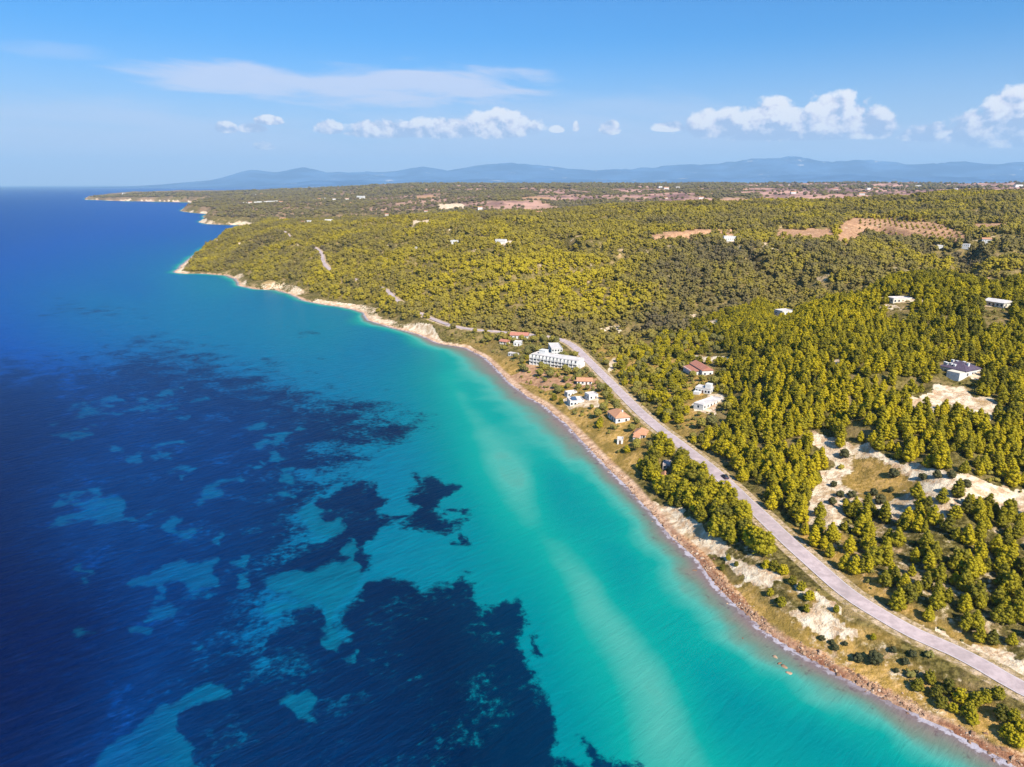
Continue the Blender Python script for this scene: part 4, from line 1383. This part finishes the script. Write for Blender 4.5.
def scatter(step, r_lo, r_hi, seed, amin=RAD(-31), amax=RAD(42)):
    g = np.random.default_rng(seed)
    xs = np.arange(math.sin(amin) * r_hi, math.sin(amax) * r_hi, step)
    ys = np.arange(r_lo * .7, r_hi, step)
    X, Y = np.meshgrid(xs, ys)
    X = X + g.uniform(-.46, .46, X.shape) * step
    Y = Y + g.uniform(-.46, .46, Y.shape) * step
    X, Y = X.ravel(), Y.ravel()
    r = np.hypot(X, Y)
    a = np.arctan2(X, Y)
    m = (r >= r_lo) & (r < r_hi) & (a > amin) & (a < amax)
    X, Y = X[m], Y[m]
    m = shore_d(X, Y) > 8
    return X[m], Y[m], g


def density(x, y, dry=False):
    z = ground(x, y)
    u, v = to_px(x, y, z)
    r = np.hypot(x, y)
    p = np.full(x.shape, .95)
    gap = fbm(x / 24, y / 24, 71, 3)
    p *= np.where(r > 640, 1 - .4 * sstep(gap, .60, .68), 1 - .5 * sstep(gap, .62, .70))
    p = np.where(inside(u, v, VILLAGE), .10, p)
    p = np.where(inside(u, v, MIXED), .26, p)
    p = np.where(inside(u, v, SLOPE), .0, p)
    p = np.where(inside(u, v, GROVE), 1.0, p)
    p *= 1 - sstep(cover(u, v, BARE, 2.0), .3, .6)
    p *= 1 - sstep(cover(u, v, TAN, 1.0), .3, .6)
    p = np.where(inside(u, v, LAWN), p * .04, p)
    rd_ = road_d(x, y)
    frag = ((u > 380) & (u < 402)) | ((u > 314) & (u < 332) & (v > 244)) | (u > 428) | ((u > 280) & (u < 294) & (v < 242))
    clr = np.where(frag, 3.6, 1.2)
    p *= sstep(rd_, np.where(r < 560, 6.0, clr), np.where(r < 560, 10.5, clr * 1.5))
    sd_ = shore_d(x, y)
    n_ = 16 + 10 * fbm(x / 30, y / 30, 81)
    p *= sstep(sd_, np.where(r > 560, n_ * .62, 6), np.where(r > 560, n_, 11))
    patch_ = sstep(fbm(x / 16, y / 16, 51), 0.68, 0.75) * np.where(r < 700, .3, .8)
    p *= 1 - patch_
    for (bx_, by_, br_, cap_) in PLOTS:
        dd = np.hypot(x - bx_, y - by_)
        p = np.where(dd < br_, 0, p)
        # the near side stays open, so that the house can be seen
        toward = (x - bx_) * -bx_ + (y - by_) * -by_
        toward = toward / math.hypot(bx_, by_)
        side = np.abs((x - bx_) * by_ - (y - by_) * bx_) / math.hypot(bx_, by_)
        open_len = 10 + 7.5 / max(math.tan((CAM_H - 20) / math.hypot(bx_, by_)), .05)
        p = np.where((toward > 0) & (toward < min(open_len, cap_)) & (side < br_ * .8), 0, p)
    return p, z, u, v, r


# near pines
x, y, g = scatter(3.5, 110, 720, 21)
p, z, u, v, r = density(x, y)
south = (v > 520) & (u > 780)
p = np.where(south, p * .58, p)
ok = g.random(len(x)) < p
ok &= r < np.interp(u, [620, 830], [480, 640]) + 190 * (fbm(x / 40, y / 40, 7) - .5)
x, y, z, u, v, r = (q[ok] for q in (x, y, z, u, v, r))
size = g.uniform(.42, .84, len(x)) * np.where(inside(u, v, GROVE), 1.3, np.where(inside(u, v, VILLAGE), .8, 1.0)) * np.where(u < 470, .75, 1) * np.where((v < 330) & (u < 800), .8, 1.0)
# single pines of the open slope and of the clearing: bases as they stand
LONE = [(917, 690, .75), (929, 683, .85), (935, 697, .8), (941, 707, .7), (947, 693, .9), (960, 702, .85), (968, 716, .9), (975, 706, .95), (984, 702, .8), (972, 723, .75), (953, 712, .6),
        (997, 698, .8), (1000, 719, .9), (1007, 737, .85), (1015, 746, .8), (1021, 736, .9), (1013, 722, .8), (873, 640, .42), (836, 612, .5), (766, 568, .7), (774, 570, .8), (783, 574, .75), (792, 584, .65), (801, 590, .7), (809, 600, .7),
        (770, 596, .62), (781, 606, .68), (806, 612, .55), (728, 560, .5), (722, 570, .45), (736, 566, .4), (776, 603, .4)]
CLEAR = [(916, 497, 1.0), (942, 503, .9), (957, 497, .95), (820, 516, .95), (978, 514, 1.05), (968, 507, .7), (926, 513, 1.0), (822, 462, .95), (840, 447, .9)]
for lst in (LONE, CLEAR):
    for (uu, vv, ss_) in lst:
        q = on_land(uu, vv)
        x = np.r_[x, q[0]]; y = np.r_[y, q[1]]; z = np.r_[z, q[2]]; u = np.r_[u, uu]; v = np.r_[v, vv]; r = np.r_[r, math.hypot(q[0], q[1])]; size = np.r_[size, ss_ * (.74 if lst is CLEAR else .56)]
lone_from = len(x) - len(LONE) - len(CLEAR)
clear_from = len(x) - len(CLEAR)
kind = np.where(g.random(len(x)) < np.where(inside(u, v, GROVE), .75, np.where(inside(u, v, MIXED) | inside(u, v, VILLAGE), .9, .05 + .62 * np.clip((r - 390) / 220, 0, 1))), g.integers(9, 14, len(x)), g.integers(0, 9, len(x)))
kind[lone_from:clear_from] = g.integers(9, 14, clear_from - lone_from)
rot = g.uniform(0, 6.28, len(x))
on = (u > -5) & (u < 1030) & (v - 4 < 780 + 20)
show = np.where(on, size * 12 * FPX / np.sqrt(r ** 2 + CAM_H ** 2), -1)
show[lone_from:] += 1e3
order = np.argsort(-show)
NEAR = order[:300]
near_set = np.zeros(len(x), bool)
near_set[NEAR] = True
def pine_label(i):
    uu, vv = float(u[i]), float(v[i])
    if clear_from <= i:
        names = ["lone conical pine in the middle of the pale bare clearing", "second lone pine in the clearing, just right of the middle one", "slim pine of the clearing standing left of the far right one",
                 "pine at the lower left rim of the pale clearing", "pine on the lower right rim of the pale clearing", "small pine at the right end of the pale clearing", "broad pine at the lower rim of the clearing below the middle one",
                 "pine in the upper left neck of the pale clearing", "pine at the top rim of the pale clearing beside a dark shrub"]
        return names[i - clear_from], "pines standing in the pale clearing"
    if lone_from <= i:
        j = i - lone_from
        if j < 11:
            return "yellow green pine in the clump between the road and the boulder shore", "pines of the clump between the road and the boulder shore"
        if j < 17:
            return "yellow green pine by the sea at the lower right corner, below the road", "pines by the sea at the lower right corner"
        if j == 17:
            return "tiny lone pine on the dry grass above the two dark round shrubs", "small pines on the dry sea slope"
        if j == 18:
            return "small lone pine beside the dirt track above the white scar", "small pines on the dry sea slope"
        return "short bushy pine among the white earth scars below the road", "bushy pines among the white scars"
    if inside(np.array([uu]), np.array([vv]), GROVE)[0]:
        return "yellow green pine packed in the grove between the road and the sea cliff", "pines of the grove between road and sea cliff"
    rdist = float(road_d(np.array([x[i]]), np.array([y[i]]))[0])
    if vv > 505:
        if rdist < 16:
            return "pine in the front row on the inland verge, below the pale clearing", "front row pines below the clearing"
        if uu > 940:
            return "tall pine in the dense wood at the right edge, below the pale clearing", "pines of the wood at the right edge"
        return "pine in the wood between the pale clearing and the road", "pines of the wood between clearing and road"
    if uu < 815:
        if rdist < 18:
            return "pine in the row along the inland side of the road, left of the clearing", "roadside pines left of the clearing"
        return "pine in the dense yellow green wood left of the pale clearing", "pines of the wood left of the clearing"
    return "pine in the darker wood between the clearing and the dark roofed villa", "pines of the wood above the clearing"


for i in NEAR:
    root = empty("pine_tree", (x[i], y[i], z[i]), rot[i], size[i])
    lab, grp = pine_label(i)
    tag(root, lab, "pine tree", grp)
    put(TRUNKS[kind[i]], "trunk", root)
    put(PINES[kind[i]][0], "crown", root)


# ------------------------------------------------------------------ masses of trees beyond counting
def source(name, meshes):
    c = bpy.data.collections.new(name)
    for k_, me in enumerate(meshes):
        oo = bpy.data.objects.new(f"{name}_{k_:02d}", me)
        c.objects.link(oo)
    return c


def mass(name, pts, kinds, rots, sizes, coll, tint=None):
    me = bpy.data.meshes.new(name)
    me.vertices.add(len(pts))
    me.vertices.foreach_set('co', np.asarray(pts, np.float32).ravel())
    a = me.attributes.new('pick', 'INT', 'POINT'); a.data.foreach_set('value', np.asarray(kinds, np.int32))
    set_attr(me, 'turn', rots)
    set_attr(me, 'size', sizes)
    set_attr(me, 'tint', tint if tint is not None else np.zeros(len(pts)))
    o = bpy.data.objects.new(name, me)
    COL.objects.link(o)
    ng = bpy.data.node_groups.new(name + "_spread", 'GeometryNodeTree')
    ng.interface.new_socket("Geometry", in_out='INPUT', socket_type='NodeSocketGeometry')
    ng.interface.new_socket("Geometry", in_out='OUTPUT', socket_type='NodeSocketGeometry')
    N = ng.nodes
    gi, go = N.new('NodeGroupInput'), N.new('NodeGroupOutput')
    ip, ci = N.new('GeometryNodeInstanceOnPoints'), N.new('GeometryNodeCollectionInfo')
    ci.inputs[0].default_value = coll
    ci.inputs['Separate Children'].default_value = True
    ci.inputs['Reset Children'].default_value = True

    def named(nm, ty):
        q = N.new('GeometryNodeInputNamedAttribute')
        q.data_type = ty
        q.inputs[0].default_value = nm
        return q.outputs[0]
    cb = N.new('ShaderNodeCombineXYZ')
    L = ng.links.new
    L(named('turn', 'FLOAT'), cb.inputs[2])
    L(gi.outputs[0], ip.inputs['Points'])
    L(ci.outputs[0], ip.inputs['Instance'])
    ip.inputs['Pick Instance'].default_value = True
    L(named('pick', 'INT'), ip.inputs['Instance Index'])
    L(cb.outputs[0], ip.inputs['Rotation'])
    L(named('size', 'FLOAT'), ip.inputs['Scale'])
    L(ip.outputs[0], go.inputs[0])
    md = o.modifiers.new("spread", 'NODES')
    md.node_group = ng
    o['kind'] = 'stuff'
    return o


pine_src = source("pine_source", [q[0] for q in PINES])
rest = ~near_set
allp = [np.c_[x, y, z][rest]]
allk = [kind[rest]]
allr = [rot[rest]]
alls = [size[rest]]
# the hills behind: smaller, rounder pines
rng = np.random.default_rng(12)
HILLP = []
for i in range(6):
    vf = pine_crown(rng, rng.uniform(5.2, 6.8), rng.uniform(3.0, 3.7), 20, 1, 6, .05, .5) if i < 2 else dome_crown(rng, rng.uniform(4.2, 5.6), rng.uniform(2.8, 3.6), 18, 1, 6, 0.0)
    HILLP.append(tri_mesh("hill_pine", vf, m_hill))
hill_src = source("hill_source", HILLP)
hx, hy, g2 = scatter(5.6, 380, 2450, 22)
p, hz, hu, hv, hr = density(hx, hy)
ok = g2.random(len(hx)) < p
ok &= hr >= np.interp(hu, [620, 830], [480, 640]) + 190 * (fbm(hx / 40, hy / 40, 7) - .5)
hx, hy, hz, hr = hx[ok], hy[ok], hz[ok], hr[ok]
hu, hv = to_px(hx, hy, hz)
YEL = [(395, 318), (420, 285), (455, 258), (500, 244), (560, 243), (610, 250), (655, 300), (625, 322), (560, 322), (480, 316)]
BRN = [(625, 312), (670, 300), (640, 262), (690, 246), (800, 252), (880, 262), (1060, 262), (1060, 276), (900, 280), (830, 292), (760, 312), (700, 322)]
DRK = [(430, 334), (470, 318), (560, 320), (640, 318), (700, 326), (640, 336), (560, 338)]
htint = .30 * sstep(sdf(hu, hv, YEL), -18, 22) - .11 * sstep(sdf(hu, hv, BRN), -14, 18) - .26 * sstep(sdf(hu, hv, DRK), -6, 8) + .55 * (fbm(hx / 75, hy / 75, 141, 3) - .5) - .36 * _grid(GG, hx, hy)  # tint by zone: valley growth browner, dome light and gully shade painted in
mass("pine_forest", np.vstack(allp), np.concatenate(allk), np.concatenate(allr), np.concatenate(alls), pine_src)
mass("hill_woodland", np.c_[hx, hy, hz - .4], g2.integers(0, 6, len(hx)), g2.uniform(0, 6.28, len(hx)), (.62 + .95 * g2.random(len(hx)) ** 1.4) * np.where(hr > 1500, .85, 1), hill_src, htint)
FARC = []
for i in range(4):
    FARC.append(tri_mesh("far_clump", dome_crown(rng, 8, 7.5, 16, 1, 0, 0.0), m_far))
far_src = source("far_source", FARC)
fx, fy, g3 = scatter(17, 2400, 4300, 23)
fx2, fy2, _ = scatter(30, 4300, 7600, 24)
fx, fy = np.r_[fx, fx2], np.r_[fy, fy2]
fz = ground(fx, fy)
fu_, fv_ = to_px(fx, fy, fz)
p = .95 - .86 * sstep(fbm(fx / 230, fy / 160, 61) + .10 * sstep(fu_, 560, 900), .40, .51) * (.5 + .5 * sstep(fu_, 200, 620))
p *= 1 - sstep(cover(fu_, fv_, BARE, 1.0), .3, .6)
p *= 1 - sstep(cover(fu_, fv_, TAN, .8), .3, .6)
p *= sstep(shore_d(fx, fy), 35, 60)
ok = g3.random(len(fx)) < p
fx, fy, fz = fx[ok], fy[ok], fz[ok]
mass("far_woodland", np.c_[fx, fy, fz - .6], g3.integers(0, 4, len(fx)), g3.uniform(0, 6.28, len(fx)), g3.uniform(.4, 1.35, len(fx)) * np.where(np.hypot(fx, fy) > 4300, 1.7, 1.0), far_src)

# ------------------------------------------------------------------ low scrub under and between the trees
BUSH = [tri_mesh("bush", dome_crown(rng, 1.5, 1.25, 9, 1, 8, 0.0), m_broad) for i in range(4)]
bush_src = source("bush_source", BUSH)
bx_, by_, g4 = scatter(3.4, 110, 640, 25)
bz = ground(bx_, by_)
bu, bv = to_px(bx_, by_, bz)
p = .42 * sstep(fbm(bx_ / 9, by_ / 9, 95, 3), .38, .62)
p = np.where(inside(bu, bv, SLOPE), p * .45, p)
p = np.where(inside(bu, bv, VILLAGE) | inside(bu, bv, MIXED), p * 1.9, p)
p *= 1 - .93 * sstep(cover(bu, bv, BARE, 2.0), .25, .6)
p *= sstep(road_d(bx_, by_), 5.2, 7.5) * sstep(shore_d(bx_, by_), 4, 9)
for (qx, qy, qr, _c) in PLOTS:
    p = np.where(np.hypot(bx_ - qx, by_ - qy) < qr, 0, p)
ok = g4.random(len(bx_)) < p
bx_, by_, bz = bx_[ok], by_[ok], bz[ok]
mass("scrub", np.c_[bx_, by_, bz - .15], g4.integers(0, 4, len(bx_)), g4.uniform(0, 6.28, len(bx_)), g4.uniform(.45, 1.35, len(bx_)), bush_src)

# ------------------------------------------------------------------ round trees of the gardens, each on its own
def broad_tree(xx, yy, k_, sc, label, group):
    root = empty("olive_tree", (xx, yy, float(ground(xx, yy)) - .1), random.uniform(0, 6.28), sc)
    tag(root, label, "tree", group)
    put(BTRUNK[k_], "trunk", root)
    put(BROAD[k_][0], "crown", root)


vx, vy, g5 = scatter(6.0, 150, 640, 31)
vu, vv_ = to_px(vx, vy, ground(vx, vy))
iv, im = inside(vu, vv_, VILLAGE), inside(vu, vv_, MIXED)
okp = (iv & (g5.random(len(vx)) < .68)) | (im & (g5.random(len(vx)) < .36))
okp &= (road_d(vx, vy) > 7) & (shore_d(vx, vy) > 13)
okp &= cover(vu, vv_, BARE, 2.0) < .4
for (qx, qy, qr, _c) in PLOTS:
    okp &= np.hypot(vx - qx, vy - qy) > qr + 1.2
for i in np.nonzero(okp)[0]:
    if iv[i]:
        nearby = "above" if vv_[i] < 366 else "below"
        if nearby == "above":
            lab, grp = "round olive green tree in the gardens around the small houses behind the hotel", "garden trees behind the hotel"
        else:
            lab, grp = "round olive green tree in the seaside gardens between the hotel and the grove", "garden trees between hotel and grove"
    else:
        lab, grp = "round olive green tree on the slope around the inland villas", "round trees around the inland villas"
    broad_tree(float(vx[i]), float(vy[i]), int(g5.integers(0, 4)), float(g5.uniform(.6, 1.3)), lab, grp)

# the orchard on the far field: rows of little trees
orch = TAN[0]
p0, p1 = on_land(880, 225), on_land(965, 238)
ax = (p1 - p0)[:2]; ax /= np.linalg.norm(ax)
ay = np.array([-ax[1], ax[0]])
OM = tri_mesh("orchard_crown", dome_crown(np.random.default_rng(5), 4.6, 2.9, 14, 1, 4, 0.0), m_hill)
cnt = 0
for i in range(-16, 17):
    for j in range(-26, 27):
        q = p0[:2] + ax * (i * 11.5) + ay * (j * 15)
        uu, v2 = to_px(q[0], q[1], float(ground(*q)))
        if inside(np.array([uu]), np.array([v2]), orch)[0] and cnt < 280 and uu > 856 and shore_d(*q) > 30:
            o = bpy.data.objects.new("orchard_tree", OM)
            COL.objects.link(o)
            o.location = (q[0], q[1], float(ground(*q)))
            o.rotation_euler = (0, 0, random.uniform(0, 6))
            o.scale = (random.uniform(.55, .85),) * 3
            tag(o, "dark little tree planted in a row on the reddish orchard field", "tree", "trees of the orchard field")
            cnt += 1

# ------------------------------------------------------------------ dark round shrubs
def shrub(uu, vv, sc, label, group=None):
    p = on_land(uu, vv)
    root = empty("round_shrub", (p[0], p[1], p[2] - .1), random.uniform(0, 6), sc)
    tag(root, label, "shrub", group)
    put(random.choice(SHRUBS), "foliage", root)


shrub(857.5, 661, 1.05, "smaller of two dark round shrubs on the dry slope above the shore")
shrub(874, 662.5, 1.5, "larger of two dark round shrubs on the dry slope above the shore")
for uu, vv, sc, lab in [(844, 457.5, 1.5, "big dark round shrub in the upper left neck of the pale clearing"), (833.5, 486.5, 1.0, "dark shrub at the left of the clearing, uppermost of the left cluster"),
                        (893, 477, 1.5, "wide dark shrub at the upper rim of the grassy middle of the clearing"), (937, 478, 1.2, "dark shrub at the back of the clearing behind the lone pines, left of a pair"), (951, 478, 1.2, "dark shrub at the back of the clearing behind the lone pines, right of a pair"),
                        (966, 487, 1.2, "dark shrub at the far right of the clearing beside a slim pine"), (922.5, 479.5, 1.1, "dark shrub just right of the lone conical pine in the clearing")]:
    shrub(uu, vv, sc, lab, "dark shrubs in the pale clearing")
for uu, vv, sc in [(840, 497, 1.15), (851.6, 497, 1.1), (832, 504, 1.15), (849, 510, 1.2), (846, 503, .8)]:
    shrub(uu, vv, sc, "dark round shrub in the close cluster at the lower left of the clearing", "clustered dark shrubs of the clearing")
for uu, vv, sc in [(880, 503.5, 1.5), (885, 513, 1.3), (873.5, 495, 1.1), (890, 492, .9)]:
    shrub(uu, vv, sc, "dark round shrub below the grassy middle of the pale clearing", "dark shrubs below the grassy middle")
for uu, vv, sc in [(835, 650, .75), (832, 644, .6), (893, 652, .7), (905, 664, .8), (896, 672, .55), (912, 656, .7), (822, 640, .6), (845, 645, .5)]:
    shrub(uu, vv, sc, "low dark bush on the dry grass between the road and the boulders", "low bushes on the dry sea slope")

# ------------------------------------------------------------------ rocks
m_rock, t, b = new_mat("shore_stone")
oi = t.n('ShaderNodeObjectInfo')
n = t.noise(t.pos(), 1.2, 4, .7)
f = t.math('ADD', t.math('MULTIPLY', oi.outputs['Random'], .7), t.math('MULTIPLY', n, .3))
t.link(t.ramp(f, [(0.1, (.14, .075, .05)), (.45, (.27, .155, .09)), (.75, (.40, .27, .18)), (1, (.56, .46, .38))]), b.inputs['Base Color'])


def rock_mesh(seed):
    g = np.random.default_rng(seed)
    V, F_ = ICO[2]
    q = V.copy()
    for _ in range(15):
        nn = g.normal(size=3); nn /= np.linalg.norm(nn)
        dd = q @ nn
        lim = g.uniform(.42, .80)
        q = q - np.outer(np.maximum(dd - lim, 0), nn)
    q = q * np.array([g.uniform(.9, 1.3), g.uniform(.75, 1.0), g.uniform(.5, .75)]) + g.normal(size=q.shape) * .025
    return tri_mesh("rock", (q, F_), m_rock)


ROCKS = [rock_mesh(s) for s in range(50, 56)]
rock_src = source("rock_source", ROCKS)
gg = np.random.default_rng(9)
seg = np.cumsum(np.r_[0, np.linalg.norm(np.diff(COAST, axis=0), axis=1)])
rc = np.hypot(COAST[:, 0], COAST[:, 1])
lim = seg[np.argmax((rc > 560) & (np.arange(len(rc)) > 30))]
pts, szs = [], []
for _ in range(9000):
    s = gg.uniform(0, lim)
    q = np.array([np.interp(s, seg, COAST[:, 0]), np.interp(s, seg, COAST[:, 1])])
    r = np.hypot(*q)
    q = q + gg.normal(size=2) * (.9 if r > 260 else 1.4) + np.array([.6, .45]) * (1.0 if r > 260 else 1.8)
    if gg.random() > sstep(fbm(np.array(s / 13), np.array(q[0] / 9), 35), .36, .58) * (.35 if r > 260 else .75):
        continue
    if r < 100:
        continue
    pts.append((q[0], q[1], max(float(ground(*q)), -.25))); szs.append(gg.uniform(.14, .36) + gg.random() ** 8 * .8)
mass("shore_boulders", np.array(pts), gg.integers(0, 6, len(pts)), gg.uniform(0, 6.28, len(pts)), np.array(szs), rock_src)
for uu, vv, sc, lab in [(775, 657, 1.2, "reddish rock awash off the shore, nearest to land of a small group"), (780, 663, 1.1, "low reddish rock awash in the middle of the small offshore group"), (784, 667, 1.5, "largest reddish rock awash of the small offshore group"),
                        (789, 672.5, 1.4, "flat reddish rock awash, lowest of the small offshore group"), (694, 570, 1.3, "rock in the surf below the white earth scars"), (743, 638, .9, "low reddish rock awash in the shallows, left of the small group")]:
    p = at(uu, vv, 0)
    o = bpy.data.objects.new("sea_rock", ROCKS[int(uu) % 6])
    COL.objects.link(o)
    o.location = (p[0], p[1], -.15)
    o.rotation_euler = (0, 0, uu)
    o.scale = (sc, sc * .8, sc * .7)
    tag(o, lab, "rock", "rocks awash near the shore")

# ------------------------------------------------------------------ the car on the road
M_PAINT = plain("dark_car_paint", (.02, .024, .04), .25)
M_TYRE = plain("tyre_rubber", (.02, .02, .02), .9)
M_RIM = plain("wheel_metal", (.45, .45, .46), .35)
M_LAMP = plain("lamp_glass", (.75, .75, .72), .2)
M_REAR = plain("red_lamp_glass", (.35, .01, .01), .3)


def car():
    s = at(718.5, 478.5, 9)
    i = int(np.argmin(np.hypot(ROAD[:, 0] - s[0], ROAD[:, 1] - s[1])))
    tg = ROAD[i + 1] - ROAD[i - 1]
    yaw = math.atan2(tg[1], tg[0])
    nn = np.array([math.cos(yaw - math.pi / 2), math.sin(yaw - math.pi / 2)])
    root = empty("parked_car", (ROAD[i, 0] + nn[0] * 1.5, ROAD[i, 1] + nn[1] * 1.5, ROAD[i, 2] + .055), yaw)
    root.name = "car"
    tag(root, "small dark car on the road beside the pine grove", "car")
    prof = [(-2.1, .35), (-2.15, .75), (-2.0, .95), (-1.55, 1.0), (-1.05, 1.42), (.35, 1.45), (.95, 1.0), (1.85, .85), (2.15, .65), (2.15, .35)]
    b_ = MB()
    hw = lambda z: .84 if z < 1.1 else .66
    Lp = [(x_, -hw(z_), z_) for x_, z_ in prof]
    Rp = [(x_, hw(z_), z_) for x_, z_ in prof]
    b_.poly(Lp)
    b_.poly(Rp[::-1])
    for k_ in range(len(prof)):
        a, c = k_, (k_ + 1) % len(prof)
        b_.poly([Lp[c], Lp[a], Rp[a], Rp[c]])
    body = put(b_.mesh("body", M_PAINT), "body", root)
    put(MB().poly([(-1.5, -.70, 1.06), (-1.5, .70, 1.06), (-1.1, .62, 1.40), (-1.1, -.62, 1.40)][::-1]).mesh("rear_window", M_GLASS), "rear_window", root, (-.03, 0, .02))
    put(MB().poly([(.9, -.70, 1.05), (.9, .70, 1.05), (.4, .62, 1.42), (.4, -.62, 1.42)]).mesh("windscreen", M_GLASS), "windscreen", root, (.03, 0, .02))
    for sg in (-1, 1):
        q = [(-1.3, sg * .80, 1.06), (.75, sg * .80, 1.06), (.3, sg * .69, 1.38), (-1.0, sg * .69, 1.38)]
        put(MB().poly(q if sg < 0 else q[::-1]).mesh("side_window", M_GLASS), "side_window", root, (0, sg * .015, 0))
        put(MB().box(2.13, 2.17, sg * .6 - .16, sg * .6 + .16, .6, .75).mesh("headlight", M_LAMP), "headlight", root)
        put(MB().box(-2.18, -2.12, sg * .62 - .14, sg * .62 + .14, .7, .88).mesh("tail_light", M_REAR), "tail_light", root)
        for xx in (-1.3, 1.3):
            bm = bmesh.new()
            bmesh.ops.create_cone(bm, segments=16, radius1=.32, radius2=.32, depth=.2, cap_ends=True)
            me = bpy.data.meshes.new("wheel"); bm.to_mesh(me); bm.free(); me.materials.append(M_TYRE)
            w = put(me, "wheel", root, (xx, sg * .78, .32)); w.rotation_euler = (math.pi / 2, 0, 0)
            bm = bmesh.new()
            bmesh.ops.create_cone(bm, segments=12, radius1=.19, radius2=.19, depth=.21, cap_ends=True)
            me = bpy.data.meshes.new("rim"); bm.to_mesh(me); bm.free(); me.materials.append(M_RIM)
            put(me, "rim", w)


car()
